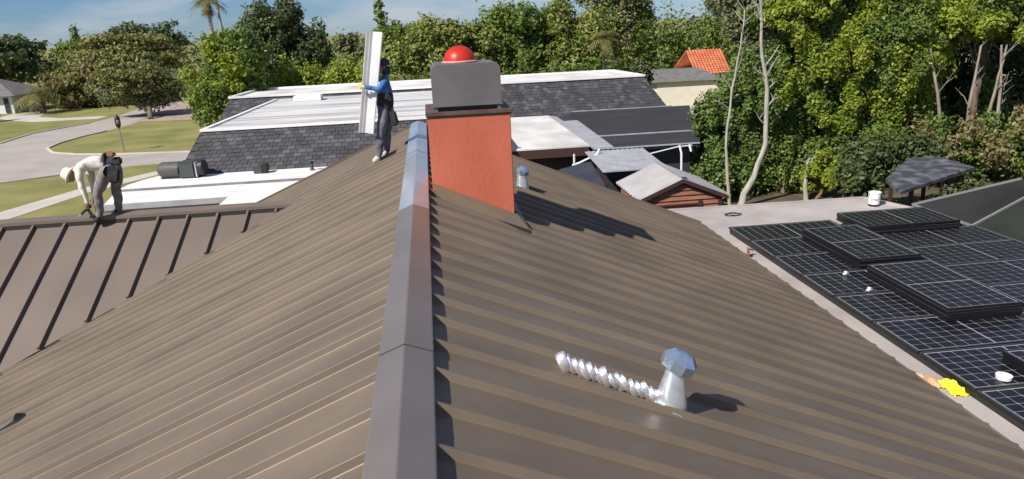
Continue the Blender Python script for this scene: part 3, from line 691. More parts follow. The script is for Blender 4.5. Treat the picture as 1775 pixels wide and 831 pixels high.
# cream building with grey roof, tiled house, dark gate in the distance
cb = thing('house', 'cream walled low building with grey roof left of the tall right-hand trees', 'building')
MB().box((18.9, 59, G), (24.3, 66, -3.05)).build('wall', M['cream'], cb)
MB().hexa([(18.4, 58.7, -3.05), (24.5, 58.7, -3.05), (24.5, 66.4, -3.05), (18.4, 66.4, -3.05), (19.4, 62, -2.35), (23.8, 62, -2.35), (23.8, 64, -2.35), (19.4, 64, -2.35)]).build('roof', M['greyroof'], cb)
MB().box((24.35, 59.2, G), (26.2, 59.35, -2.55)).build('gate', M['navy'], cb)
tb = thing('house', 'distant house with bright orange tiled roof showing between the trees', 'house')
MB().box((25.9, 68.6, G), (29.0, 75, -3.3)).build('wall', M['cream'], tb)
tm = MB(); r_ = random.Random(5)
for i in range(12):
    for j in range(11):
        u0, u1 = i / 12, (i + .94) / 12; f0, f1 = j / 11, (j + 1.2) / 11
        def tp(u, f, h): return (25.6 + 3.6 * u, 68.2 + 2.9 * f, -3.35 + 2.1 * f + h)
        tm.add([tp(u0, f0, .05), tp((u0 + u1) / 2, f0, .12), tp(u1, f0, .05), tp(u1, f1, .0), tp((u0 + u1) / 2, f1, .07), tp(u0, f1, .0)], [(0, 1, 4, 5), (1, 2, 3, 4)], 0, r_.random() * .6 + .001)
tm.build('roof_tiles', M['tile'], tb, kind='stuff')
MB().slab([(25.6, 71.2, -1.25), (29.2, 71.2, -1.25), (29.2, 75.2, -3.3), (25.6, 75.2, -3.3)], .1).build('roof', M['tile'], tb)

# white house far left
lh = thing('house', 'small white house with grey hip roof at the far left of the street', 'house')
MB().box((-62, 91.5, G), (-47.7, 99, -3.35)).build('wall', M['trim'], lh)
MB().hexa([(-62.6, 90.8, -3.35), (-47.0, 90.8, -3.35), (-47.0, 99.6, -3.35), (-62.6, 99.6, -3.35), (-59, 95, -1.5), (-50.8, 95, -1.5), (-50.8, 95.4, -1.5), (-59, 95.4, -1.5)]).build('roof', M['greyroof'], lh)
MB().box((-48.6, 91.40, -5.3), (-48.1, 91.49, -3.6)).build('door', M['navy'], lh)
MB().box((-50.6, 91.40, -4.7), (-49.6, 91.49, -3.7)).build('window', M['navy'], lh)
# garden post on the island
gp = thing('post', 'thin post with a dark oval head on the grass island by the street', 'post', (-21.5, 54.2, G))
MB().tube([(0, 0, 0), (-.05, 0, 1.7)], .04, 8).build('pole', M['rail'], gp)
MB().lathe([(.05, 0), (.16, .12), (.19, .40), (.17, .75), (.05, .92)], 12).build('head', M['blackp'], gp, loc=(-.06, 0, 1.65), smooth=True)
MB().lathe([(.06, 0), (.12, .05), (.12, .22), (.05, .28)], 10).build('reflector', M['brickred'], gp, loc=(.02, -.14, 1.95))
lp = thing('cable', 'thin dark cable leaning up behind the wing roof at the left photo edge', 'cable')
MB().tube([(-8.25, 14.6, -1.3), (-8.30, 14.6, -.75), (-8.55, 14.6, .4)], .018, 6).build('cable_line', M['blackp'], lp)

# ------------------------------------------------------------------ trees
NLEAF = 0
def leaves(clusters, n, size, seed, droop=0.0, fill=.25, flat=.5):
    """n small leaf faces spread over and through the clusters (cx,cy,cz,rx,ry,rz)"""
    global NLEAF
    r = np.random.default_rng(seed); C = np.array(clusters, float)
    wgt = (C[:, 3] * C[:, 4] + C[:, 4] * C[:, 5] + C[:, 3] * C[:, 5]); wgt /= wgt.sum()
    k = r.choice(len(C), n, p=wgt)
    ns = 16                                        # leaf sprays on every clump
    sd = r.normal(size=(len(C), ns, 3)); sd /= np.linalg.norm(sd, axis=2)[:, :, None]
    sd *= r.uniform(.62, 1.12, (len(C), ns))[:, :, None]
    q = r.integers(0, ns, n); c = sd[k, q]
    loose = r.random(n) < fill
    d = r.normal(size=(n, 3)); d /= np.linalg.norm(d, axis=1)[:, None]
    off = np.where(loose[:, None], d * (r.random(n) ** .5)[:, None], c + r.normal(size=(n, 3)) * .25)
    P = C[k, :3] + C[k, 3:6] * off
    d = off / (np.linalg.norm(off, axis=1)[:, None] + 1e-6)
    P[:, 2] -= droop * r.random(n) ** 2 * C[k, 5]
    spray = r.random((len(C), ns))[k, q]
    nrm = d + r.normal(size=(n, 3)) * .75 + np.array([0, 0, flat]); nrm /= np.linalg.norm(nrm, axis=1)[:, None]
    u = np.cross(nrm, r.normal(size=(n, 3))); u /= np.linalg.norm(u, axis=1)[:, None]; v = np.cross(nrm, u)
    s = size * r.uniform(.6, 1.35, n)[:, None]
    V = np.empty((n, 4, 3)); V[:, 0] = P - u * s * .62; V[:, 1] = P - v * s * .34 + nrm * s * .08; V[:, 2] = P + u * s * .62; V[:, 3] = P + v * s * .34 + nrm * s * .08
    F = np.arange(n * 4).reshape(n, 4)
    base = r.random(len(C))[k] * .30 + spray * .40
    tint = np.clip(base + r.normal(size=n) * .22, 0, 1)
    NLEAF += n
    return V.reshape(-1, 3), F, tint

def blobs(c, rad, n, seed, br=.36, low=-.8):
    """n smaller leaf clumps spread over an ellipsoid crown"""
    r = random.Random(seed); out = []
    while len(out) < n:
        d = Vector((r.gauss(0, 1), r.gauss(0, 1), r.gauss(0, 1))).normalized()
        if d.z < low: continue
        f = r.uniform(.45, .86); b = br * r.uniform(.6, 1.25)
        out.append((c[0] + d.x * rad[0] * f, c[1] + d.y * rad[1] * f, c[2] + d.z * rad[2] * f, rad[0] * b, rad[1] * b, rad[2] * b * r.uniform(.7, 1.0)))
    return out

def tree(name, label, cat, clusters, n, size, leafm, seed, trunk=None, bark='bark', group=None, limbs=6, droop=0, fill=.25, second=None, flat=.5):
    cl = np.array(clusters); bx, by = (trunk[0], trunk[1]) if trunk else (cl[:, 0].mean(), cl[:, 1].mean())
    t = thing(name, label, cat, (bx, by, G), (0, 0, 0), group)
    off = np.array([bx, by, G])
    def rel(V): return np.asarray(V) - off
    V, F, ti = leaves(clusters, n, size, seed, droop, fill, flat)
    obj('crown', mesh_np('crown', rel(V), F, [LF[leafm]], ti), t)
    if second:
        V, F, ti = leaves(second[0], second[1], size, seed + 50, droop, fill, flat)
        obj('crown', mesh_np('crown', rel(V), F, [LF[second[2]]], ti), t)
    r = random.Random(seed); mb = MB()
    if trunk:
        r0 = trunk[2]; top = Vector((cl[:, 0].mean(), cl[:, 1].mean(), cl[:, 2].mean())); base = Vector((bx, by, G))
        mid = base.lerp(top, .5) + Vector((r.uniform(-.2, .2), 0, 0))
        mb.tube([Vector(rel(base)), Vector(rel(base.lerp(mid, .5))) + Vector((r.uniform(-.1, .1), 0, 0)), Vector(rel(mid)), Vector(rel(top))], [r0 * 1.3, r0, r0 * .75, r0 * .3], 9)
        for k in range(limbs):
            e = Vector(clusters[r.randrange(len(clusters))][:3]); s_ = base.lerp(top, r.uniform(.35, .75)); m_ = s_.lerp(e, .5) + Vector((0, 0, .15 * (e - s_).length))
            mb.tube([Vector(rel(s_)), Vector(rel(m_)), Vector(rel(e))], [r0 * .42, r0 * .28, r0 * .10], 6)
        mb.build('trunk', M[bark], t, smooth=True)
    return t

# left: big dark tree, bushy tree in front of it, low bush
tree('broadleaf_tree', 'tall dark round-topped tree behind the neighbour house, left of the palm gap', 'tree',
     blobs((-9.3, 53, .6), (3.0, 2.4, 4.2), 42, 11, .26), 26000, .22, 'dark', 11, (-9.2, 53, .3), 'brownbark')
tree('broadleaf_tree', 'bushy bright green tree just left of the streaked white roof', 'tree',
     blobs((-11.9, 46.5, -1.6), (2.5, 2.2, 2.8), 26, 12, .33) + blobs((-11.2, 47.5, 1.2), (1.9, 2, 2.0), 14, 13, .36), 26000, .20, 'deep', 12, (-11.7, 46.5, .25), 'brownbark',
     second=(blobs((-11.7, 46.2, -.4), (2.7, 2.2, 3.4), 22, 14, .22), 6000, 'bright'))
tree('shrub', 'low yellow-green shrub row top behind the streaked white roof', 'shrub',
     [(-9.2 + i * .55, 48.6 + .3 * (i % 3), -1.5 + .5 * math.sin(i * 1.9), .85, .8, 1.5) for i in range(12)], 14000, .18, 'bright', 15, (-6, 48.6, .12), 'brownbark')
# left: willowy trees along the street
tree('willow_tree', 'wide tan-green drooping tree along the street, left of the dark trunk', 'tree',
     blobs((-40.2, 95, -2.7), (5.2, 3.2, 3.9), 44, 21, .27), 15000, .36, 'olive', 21, (-39.8, 95, .3), 'brownbark', droop=.5,
     second=(blobs((-40.6, 93.5, -2.4), (5.0, 2.6, 3.6), 26, 22, .2), 5000, 'tan'))
tree('willow_tree', 'drooping grey-tan tree with dark underside and trunk beside the driveway', 'tree',
     blobs((-28.8, 79.5, -2.3), (4.6, 3.2, 2.6), 44, 23, .28), 18000, .27, 'grey', 23, (-27.2, 76.0, .22), 'brownbark', droop=.8,
     second=(blobs((-29.2, 77.9, -1.6), (4.4, 2.5, 2.3), 26, 24, .2), 5500, 'olive'))
tree('broadleaf_tree', 'mid green tree behind the tan drooping trees left of the palm', 'tree',
     blobs((-42, 112, -.3), (8.2, 4, 3.8), 44, 25, .27), 14000, .42, 'olive', 25, (-44, 112, .35), 'brownbark')
tree('broadleaf_tree', 'far dark tree with uneven top, highest of the trees left of the palm', 'tree',
     blobs((-46.8, 135, 1.6), (6.6, 4.5, 4.4), 24, 26, .32), 7000, .55, 'dark', 26, (-46.8, 135, .4), 'brownbark')
tree('broadleaf_tree', 'far green tree with a narrow spire beside the left sky', 'tree',
     blobs((-56, 131, .2), (5.4, 4, 3.2), 18, 27, .34) + [(-56.6, 131, 3.4, .7, .7, 1.6)], 5200, .5, 'deep', 27, (-56, 131, .35), 'brownbark')
tree('broadleaf_tree', 'far dark tree behind the small white house at the left edge', 'tree',
     blobs((-62, 120, -.4), (7.5, 4.5, 3.9), 24, 28, .33) + [(-57.5, 121, 2.0, 1.3, 1.3, .6)], 7600, .5, 'dark', 28, (-62, 120, .4), 'brownbark')
tree('shrub', 'long dark hedge along the far side of the street below the tan trees', 'hedge',
     [(-46 + i * 1.2, 100 + (i % 3) * .4, -4.2, 1.3, 1.0, 1.6) for i in range(20)], 10000, .3, 'olive', 29, (-35, 100, .1), 'brownbark')
tree('shrub', 'small dark rounded shrub at the left photo edge by the white house', 'shrub',
     blobs((-45.2, 82.0, -4.6), (.75, .75, 1.1), 8, 30, .5), 1400, .2, 'dark', 30, (-45.2, 82, .08), 'brownbark')

# palms
def palm(name, label, base, top, r0, nf, fl, leafm, seed, dead=0, lean=0):
    r = random.Random(seed); t = thing(name, label, 'palm', base); b = Vector(base); tp = Vector(top) - b
    mb = MB(); mb.tube([Vector((0, 0, 0)), tp * .5 + Vector((lean, 0, 0)), tp], [r0 * 1.2, r0 * .95, r0 * .8], 8); mb.build('trunk', M['palebark'] if dead else M['brownbark'], t, smooth=True)
    for kind in ((leafm, nf), ('dry', dead)):
        V = []; F = []; ti = []
        for i in range(kind[1]):
            a = i * 2.399 + r.uniform(-.3, .3)
            el = r.uniform(-.25, 1.15) if kind[0] != 'dry' else r.uniform(-1.45, -.9)
            d = Vector((math.cos(a) * math.cos(el), math.sin(a) * math.cos(el), math.sin(el))); L = fl * r.uniform(.75, 1.1) * (.75 if kind[0] == 'dry' else 1)
            pts = [tp + d * (L * s) + Vector((0, 0, -L * .55 * s * s * (1.0 if el > -.3 else .1))) for s in (0, .2, .4, .6, .8, 1)]
            side = d.cross(Vector((0, 0, 1))); side = side.normalized() if side.length > .01 else Vector((1, 0, 0))
            for q in range(5):
                for s_ in (-1, 1):
                    for z in range(2):
                        p = pts[q].lerp(pts[q + 1], z / 2); p2 = pts[q].lerp(pts[q + 1], z / 2 + .28)
                        ll = L * .34 * (1 - .5 * abs((q + z / 2) / 5 - .35)); tip = p2 + side * s_ * ll + (pts[q + 1] - pts[q]) * .8 + Vector((0, 0, -ll * r.uniform(.25, .6)))
                        k = len(V); V += [p, p2, tip, tip.lerp(p, .35) + Vector((0, 0, .02))]; F.append((k, k + 1, k + 2, k + 3)); ti.append(r.random())
        if V: obj('crown' if kind[0] != 'dry' else 'dead_fronds', mesh_np('crown', [tuple(p) for p in V], F, [LF[kind[0]]], ti), t)
    return t
palm('palm_tree', 'tall palm with hanging brown dead fronds above the bushy left tree', (-18.4, 70, G), (-18.55, 70, 5.2), .20, 26, 1.7, 'frond', 41, 16, .1)
palm('palm_tree', 'slim second palm trunk standing just right of the tall palm', (-17.9, 71.5, G), (-18.2, 71.5, 6.6), .14, 16, 1.6, 'frond', 42, 6, .2)
palm('palm_tree', 'short palm with arching fronds on the lawn by the small white house', (-43.6, 89.5, G), (-43.7, 89.5, -3.3), .32, 34, 2.9, 'frond', 43, 0)
palm('palm_tree', 'pale green palm standing behind the long white roof, in front of darker trees', (12.3, 50, G), (12.3, 50, .95), .10, 24, 1.35, 'frond', 44, 0)

# centre: trees behind the neighbour house
tree('broadleaf_tree', 'thin tree with pale bare trunks left of the carried metal sheet', 'tree',
     blobs((-5.4, 61, -.4), (1.7, 1.6, 2.4), 12, 51, .34), 3800, .26, 'grey', 51, (-5.3, 61, .12), 'palebark', limbs=9)
tree('broadleaf_tree', 'yellow-green tree right behind the worker holding the metal sheet', 'tree',
     blobs((.6, 56, .0), (3.7, 2.6, 2.9), 28, 52, .32), 17000, .25, 'yellow', 52, (.6, 56, .25), 'brownbark',
     second=(blobs((-2.2, 57.5, .9), (1.3, 1.3, 1.9), 8, 53, .4), 3000, 'deep'))
pn = thing('conifer', 'thin dark conifer spire rising above the trees behind the metal sheet', 'conifer', (-3.2, 63, G))
MB().tube([(0, 0, 0), (0, 0, 5), (0, 0, 10.2)], [.2, .14, .03], 8).build('trunk', M['brownbark'], pn)
cv, cf, ct = leaves([(0, 0, 4.4 + k * .62, 1.25 - k * .115, 1.25 - k * .115, .32) for k in range(10)], 3800, .22, 54)
obj('crown', mesh_np('crown', cv, cf, [LF['deep']], ct), pn)
tree('broadleaf_tree', 'broad green tree behind the red dome and chimney hood', 'tree',
     blobs((6.4, 58, .2), (3.6, 2.8, 3.5), 28, 55, .32), 17000, .26, 'deep', 55, (6.4, 58, .3), 'brownbark',
     second=(blobs((5.0, 57, .0), (2.6, 2, 2.6), 14, 56, .26), 4500, 'yellow'))
tree('broadleaf_tree', 'bright green tree over the middle of the long shingled mansard', 'tree',
     blobs((11.4, 58, .3), (3.5, 2.6, 3.4), 28, 57, .32), 17000, .26, 'yellow', 57, (11.4, 58, .3), 'brownbark',
     second=(blobs((11.4, 58.6, .4), (3.6, 2.6, 3.6), 16, 58, .28), 6000, 'deep'))
tree('broadleaf_tree', 'grey-green feathery tree left of the orange tiled roof', 'tree',
     blobs((19.3, 75, 3.0), (4.3, 3, 5.2), 34, 59, .28), 17000, .28, 'grey', 59, (19.3, 75, .3), 'bark',
     second=(blobs((19.8, 74, .8), (4.2, 2.6, 4.0), 20, 60, .24), 7000, 'deep'))
tree('broadleaf_tree', 'dark tree hanging over the orange tiled roof and cream building', 'tree',
     blobs((30.2, 66, 4.4), (5.2, 3, 3.8), 34, 61, .26), 15000, .25, 'grey', 61, (32, 66, .14), 'brownbark',
     second=(blobs((31.5, 65, 2.8), (3.4, 2.4, 3.0), 16, 62, .24), 4000, 'dark'))
tree('shrub', 'dark shrub at the right end of the long shingled mansard', 'shrub',
     blobs((15.0, 50, -2.6), (1.4, 1.2, 2.0), 12, 63, .36), 5500, .22, 'dark', 63, (15, 50, .1), 'brownbark')
tree('shrub', 'dark undergrowth strip behind the long white roof of the neighbour house', 'hedge',
     [(-2.5 + i * 1.05, 52.5 + .4 * (i % 3), -2.6 + .45 * math.sin(i * 2.3), 1.0, .9, 1.6) for i in range(17)], 12000, .23, 'deep', 64, (5, 52.5, .12), 'brownbark')

# right: the leafy mass beyond the solar roof
tree('broadleaf_tree', 'vine-covered leafy tree on the left of the right-hand greenery, beside the shed', 'tree',
     blobs((12.5, 29.5, -3.5), (2.0, .9, 2.6), 44, 71, .22) + blobs((13.6, 30.0, -1.4), (1.6, 1.1, 2.7), 26, 72, .25) + [(10.9 + i * .3, 28.0, -4.6 + .25 * (i % 2), .45, .4, .8) for i in range(4)], 52000, .14, 'vine', 71, (12.9, 29.6, .10), 'brownbark', droop=.6,
     second=(blobs((13.0, 29.3, -2.4), (2.0, .8, 3.0), 34, 171, .10), 5000, 'deep'))
tree('broadleaf_tree', 'large bright green tree right of the two pale trunks', 'tree',
     blobs((16.5, 30.8, -1.3), (2.7, 1.5, 4.2), 64, 73, .21) + blobs((16.2, 31.4, 3.0), (3.0, 1.6, 2.6), 34, 74, .23), 96000, .135, 'deep', 73, (16.2, 30.8, .2), 'brownbark', fill=.35,
     second=(blobs((16.8, 29.9, -1.4), (2.6, 1.2, 4.1), 54, 75, .14) + blobs((16.5, 30.3, 2.8), (2.9, 1.2, 2.4), 28, 175, .14), 42000, 'bright'))
tree('broadleaf_tree', 'large yellow-lit green tree above the dark shelter roof', 'tree',
     blobs((20.7, 31, -.3), (2.8, 1.5, 3.9), 64, 76, .21) + blobs((20.4, 31.6, 3.4), (3.4, 1.6, 2.6), 34, 77, .23), 96000, .135, 'bright', 76, (20.4, 31, .22), 'brownbark', fill=.35,
     second=(blobs((20.4, 30.6, .0), (2.9, 1.5, 3.9), 44, 78, .17), 30000, 'deep'))
tree('broadleaf_tree', 'tall tree with several pale stems at the right photo edge', 'tree',
     blobs((25.6, 31.5, 2.4), (3.9, 1.8, 3.2), 60, 79, .22), 50000, .16, 'deep', 79, (25.2, 31, .16), 'brownbark', fill=.35,
     second=(blobs((25.0, 30.4, 2.0), (3.5, 1.4, 3.0), 44, 80, .15), 20000, 'bright'))
tree('broadleaf_tree', 'thin grey twiggy tree above the vine-covered tree', 'tree',
     blobs((15.7, 32.6, 2.4), (2.2, 1.4, 2.9), 50, 81, .18), 17000, .14, 'grey', 81, (15.0, 32.6, .10), 'bark', limbs=14)
tree('broadleaf_tree', 'dark tall tree filling the gap behind the bright right-hand trees', 'tree',
     blobs((22.0, 36, .2), (6.0, 1.8, 6.6), 80, 82, .20), 50000, .26, 'dark', 82, (19, 36, .3), 'brownbark')
tree('broadleaf_tree', 'dark green tree far behind the pale stems at the right edge', 'tree',
     blobs((29.5, 36, .0), (6, 1.8, 6.4), 60, 83, .20), 40000, .26, 'dark', 83, (29, 36, .3), 'brownbark')
tree('shrub', 'dark green hedge at the back of the yard below the large trees', 'hedge',
     [(14 + i * .85, 33.2 + .4 * (i % 3), -3.9 + .5 * math.sin(i * 1.3), .9, .7, 1.7) for i in range(26)], 26000, .2, 'deep', 87, (22, 33.2, .1), 'brownbark')
tree('shrub', 'low bright shrub under the trees by the far edge of the flat roof', 'shrub',
     blobs((15.9, 27.4, -4.4), (1.0, .8, 1.2), 16, 84, .3), 7000, .13, 'bright', 84, (15.8, 27.6, .06), 'brownbark')
tree('shrub', 'dark leafy undergrowth beneath the pale trunks beyond the shed', 'shrub',
     [(11.6 + i * .62, 29.0 + .4 * (i % 3), -4.5 + .4 * math.sin(i * 1.7), .62, .6, .85) for i in range(14)] + [(12 + i * .7, 29.6, -3.7 + .4 * math.sin(i * 2.7), .5, .5, .6) for i in range(11)], 24000, .14, 'deep', 85, (15, 28.9, .08), 'brownbark')
tree('shrub', 'leafy dark shrub crowding the left side of the dark shelter roof', 'shrub',
     blobs((14.9, 23.2, -4.0), (1.0, .8, 1.2), 16, 187, .3) + [(15.2 + i * .55, 20.2 + i * .36, -4.5, .5, .3, .75) for i in range(7)] + [(15.6 + i * .5, 24.9, -3.4 + .3 * (i % 2), .55, .4, .7) for i in range(7)], 16000, .13, 'dark', 187, (14.9, 23.2, .06), 'brownbark')
tree('shrub', 'mixed brown and green undergrowth beside the dark shelter at right', 'shrub',
     [(18.6 + i * .75, 28.4 + .4 * (i % 3), -4.1 + .5 * math.sin(i * 2.1), .7, .7, 1.1) for i in range(15)], 17000, .16, 'deep', 86, (22, 28.6, .08), 'brownbark',
     second=([(20.0 + i * .8, 27.6, -3.4 + .6 * math.cos(i * 2.1), .5, .45, .7) for i in range(12)], 2200, 'tan'))
tree('shrub', 'distant mixed hedge closing the gap behind the orange tiled house', 'hedge',
     [(6 + i * 1.3, 88 + .8 * (i % 3), -2.2 + .9 * math.sin(i * 1.7), 1.7, 1.2, 3.9 + .6 * math.sin(i * 2.9)) for i in range(32)], 26000, .38, 'deep', 88, (26, 88, .2), 'brownbark')
# bare trunks that stand clear of the leaves
def bare(label, pts, rad, twigs, seed, bark='palebark', group=None, tw=.9):
    r = random.Random(seed); b = Vector(pts[0]); t = thing('tree', label, 'tree', tuple(b), (0, 0, 0), group)
    mb = MB(); P = [Vector(p) - b for p in pts]; sm = []
    for i in range(len(P) - 1):
        for k in range(3):
            sm.append(P[i].lerp(P[i + 1], k / 3) + Vector((r.uniform(-.03, .03), r.uniform(-.03, .03), 0)))
    sm.append(P[-1]); n = len(sm)
    mb.tube(sm, [rad * (1 - .72 * i / n) for i in range(n)], 9); mb.build('trunk', M[bark], t, smooth=True)
    tb_ = MB()
    for k in range(twigs):
        i = r.randrange(int(n * .5), n); s_ = sm[i]; d = Vector((r.uniform(-1, 1), r.uniform(-.6, .4), r.uniform(.2, 1.2))).normalized() * r.uniform(.5, 1.5) * tw
        m_ = s_ + d * .5 + Vector((r.uniform(-.1, .1), 0, r.uniform(-.05, .1)))
        tb_.tube([s_, m_, s_ + d], [rad * .22, rad * .15, rad * .05], 5)
        for q in range(2): tb_.tube([m_, m_ + Vector((r.uniform(-.5, .5), r.uniform(-.2, .2), r.uniform(.1, .6))) * tw], [rad * .11, rad * .04], 4)
    if twigs: tb_.build('branches', M[bark], t, kind='stuff')
    return t
bare('pale leaning bare trunk curving up to the right beside the red shed', [(12.45, 27.3, G), (12.55, 27.3, -4.85), (12.98, 27.3, -4.15), (13.32, 27.3, -2.9), (13.36, 27.4, -.8), (13.06, 27.4, .5), (12.9, 27.4, 2.4)], .15, 12, 91, 'palebark', tw=.7)
bare('slim pale green upright trunk nearest the red shed, forked near the top', [(11.95, 27.2, G), (11.80, 27.2, -4.2), (11.68, 27.2, -2.9), (11.85, 27.2, -.7), (12.1, 27.2, .9), (12.2, 27.2, 2.2)], .07, 12, 92, 'palebark', tw=.7)
bare('short pale trunk stump among undergrowth behind the flat roof', [(15.3, 27.5, G), (15.25, 27.5, -4.6), (15.35, 27.6, -3.7)], .11, 4, 93, tw=.5)
for x, dx, lab in ((22.6, -.7, 'leftmost pale stem of the stems at the right photo edge'), (23.4, .3, 'second pale stem from the left at the right photo edge'), (24.3, .5, 'third pale stem from the left at the right photo edge'), (25.1, -.2, 'rightmost pale stem at the right photo edge')):
    bare(lab, [(x, 29.4, G), (x + dx * .3, 29.4, -3.6), (x + dx * .8, 29.5, -1.6), (x + dx * 1.5, 29.6, .3)], .11, 4, int(x * 10), 'bark', group='pale stems at the right photo edge')
# far wood closing the horizon
wv = []; r_ = random.Random(99)
for i in range(150):
    x = -190 + i * 2.9 + r_.uniform(-1, 1); y = 165 + r_.uniform(-8, 8) + abs(x) * .05
    wv.append((x, y, G + 3.0 + r_.uniform(-.5, 1.2), 2.8, 2.2, 3.8 + r_.uniform(-.8, 1.4)))
V, F, ti = leaves(wv, 26000, .7, 99)
obj('far_wood', mesh_np('far_wood', V, F, [LF['dark']], ti), kind='stuff')

# ------------------------------------------------------------------ people
def skin_body(name, nodes, edges, mats, parent, root):
    """nodes: name -> (x,y,z,r); edges: (a,b,material index). One continuous skinned surface."""
    names = list(nodes); idx = {k: i for i, k in enumerate(names)}
    me = bpy.data.meshes.new(name); me.from_pydata([nodes[k][:3] for k in names], [(idx[a], idx[b]) for a, b, m in edges], [])
    o = bpy.data.objects.new(name, me); COL.objects.link(o)
    md = o.modifiers.new('skin', 'SKIN'); md.use_smooth_shade = True; md.branch_smoothing = .6
    sv = me.skin_vertices[0].data
    for k in names:
        r = nodes[k][3]; sv[idx[k]].radius = (r, r) if not hasattr(r, '__len__') else r; sv[idx[k]].use_root = (k == root)
    sub = o.modifiers.new('sub', 'SUBSURF'); sub.levels = 2; sub.render_levels = 2
    dg = bpy.context.evaluated_depsgraph_get(); dg.update()
    nm = bpy.data.meshes.new_from_object(o.evaluated_get(dg), depsgraph=dg)
    from mathutils import noise as _nz
    for v in nm.vertices:
        q = v.co * 9.0; v.co += v.normal * (_nz.noise(q) * .014 + _nz.noise(q * 2.7) * .006)
    o.modifiers.clear(); o.data = nm; nm.materials.clear()
    for m in mats: nm.materials.append(m)
    seg = [(Vector(nodes[a][:3]), Vector(nodes[b][:3]), nodes[a][3], nodes[b][3], m) for a, b, m in edges]
    for p in nm.polygons:
        c = p.center; best = 1e9; bm_ = 0
        for a, b, ra, rb, m in seg:
            ab = b - a; t = max(0, min(1, (c - a).dot(ab) / ab.length_squared)); r = (ra if not hasattr(ra, '__len__') else ra[0]) * (1 - t) + (rb if not hasattr(rb, '__len__') else rb[0]) * t
            d = (c - (a + ab * t)).length - r
            if d < best: best = d; bm_ = m
        p.material_index = bm_; p.use_smooth = True
    o.parent = parent
    return o
def hand(nodes, edges, wrist, d, side, tag_, mi, curl, s=1.0):
    """palm with five unequal bent fingers; d = pointing direction, side = thumb side, curl = bend direction"""
    w = Vector(nodes[wrist][:3]); d = Vector(d).normalized(); sd = Vector(side); sd = (sd - d * sd.dot(d)).normalized(); cu = Vector(curl).normalized()
    pm = tag_ + 'palm'; nodes[pm] = (*(w + d * .055 * s), .030 * s); edges.append((wrist, pm, mi))
    for k, (off, L) in enumerate(((.030, .066), (.010, .076), (-.011, .070), (-.031, .055))):
        a, b, c_ = (f'{tag_}f{k}{q}' for q in 'abc')
        p0 = w + d * .095 * s + sd * off * s; p1 = p0 + (d * .8 + cu * .5).normalized() * L * .55 * s; p2 = p1 + (d * .25 + cu).normalized() * L * .5 * s
        nodes[a] = (*p0, .0105 * s); nodes[b] = (*p1, .0095 * s); nodes[c_] = (*p2, .008 * s)
        edges += [(pm, a, mi), (a, b, mi), (b, c_, mi)]
    a, b = tag_ + 't0', tag_ + 't1'; p0 = w + d * .05 * s + sd * .045 * s; p1 = p0 + (d + sd * .5 + cu * .5).normalized() * .05 * s
    nodes[a] = (*p0, .0125 * s); nodes[b] = (*p1, .010 * s); edges += [(pm, a, mi), (a, b, mi)]

SK = mat('skin', (.30, .16, .10), (.36, .20, .13), 9, .55)
def cloth(n, a, b, sc=9): return mat(n, a, b, sc, .9, 0, .35, 25)
c_white = cloth('off_white_shirt', (.66, .62, .55), (.76, .73, .66)); c_grey = cloth('grey_trousers', (.16, .145, .14), (.24, .22, .215)); c_boot = cloth('dark_boots', (.03, .026, .026), (.06, .05, .05))
c_cream = cloth('cream_hat', (.70, .66, .50), (.78, .74, .60)); c_bag = cloth('dark_pouch', (.022, .020, .022), (.05, .045, .045)); c_rust = cloth('rust_leather', (.26, .10, .06), (.36, .16, .10))
c_blue = cloth('blue_jacket', (.035, .10, .28), (.06, .17, .42)); c_jean = cloth('blue_grey_trousers', (.075, .085, .115), (.16, .17, .205)); c_shoe = cloth('pale_shoes', (.50, .46, .42), (.62, .58, .54))
c_cap = cloth('dark_cap', (.02, .022, .03), (.05, .055, .07)); c_glove = cloth('yellow_glove', (.62, .52, .18), (.72, .62, .28))

# worker bending over on the wing ridge
p1 = thing('person', 'person in off-white shirt and cream hat bending over on the left wing roof ridge', 'person', (-5.78, 13.86, -1.0))
def L1(d): return {k: ((v[0] + 5.78), (v[1] - 13.86), v[2] + 1.0, v[3] * (1.0 if k[:2] in ('hl', 'hr', 'no', 'sk') else 1.14)) for k, v in d.items()}
N = dict(
    pelvis=(-5.50, 13.86, -.03, .150), belly=(-5.66, 13.85, .015, .150), chest=(-5.88, 13.85, .015, .165), upper=(-6.03, 13.85, -.03, .150), neck=(-6.15, 13.84, -.10, .062),
    skull0=(-6.20, 13.83, -.17, .078), skull=(-6.27, 13.83, -.21, .092), nose=(-6.245, 13.80, -.315, .018),
    shL=(-6.05, 13.66, -.06, .075), elL=(-6.03, 13.62, -.38, .052), wrL=(-5.99, 13.62, -.66, .036),
    shR=(-6.03, 14.05, -.06, .075), elR=(-6.03, 14.07, -.36, .052), wrR=(-6.02, 13.98, -.64, .036),
    hipL=(-5.58, 13.74, -.08, .125), thL=(-5.70, 13.72, -.32, .105), knL=(-5.83, 13.70, -.53, .078), cfL=(-5.84, 13.71, -.72, .074), anL=(-5.87, 13.72, -.97, .056), toL=(-5.99, 13.66, -1.045, .050),
    hipR=(-5.50, 13.98, -.08, .125), thR=(-5.56, 14.00, -.30, .105), knR=(-5.62, 14.0, -.52, .078), cfR=(-5.61, 14.0, -.72, .074), anR=(-5.64, 13.98, -.93, .056), toR=(-5.78, 13.93, -1.0, .050))
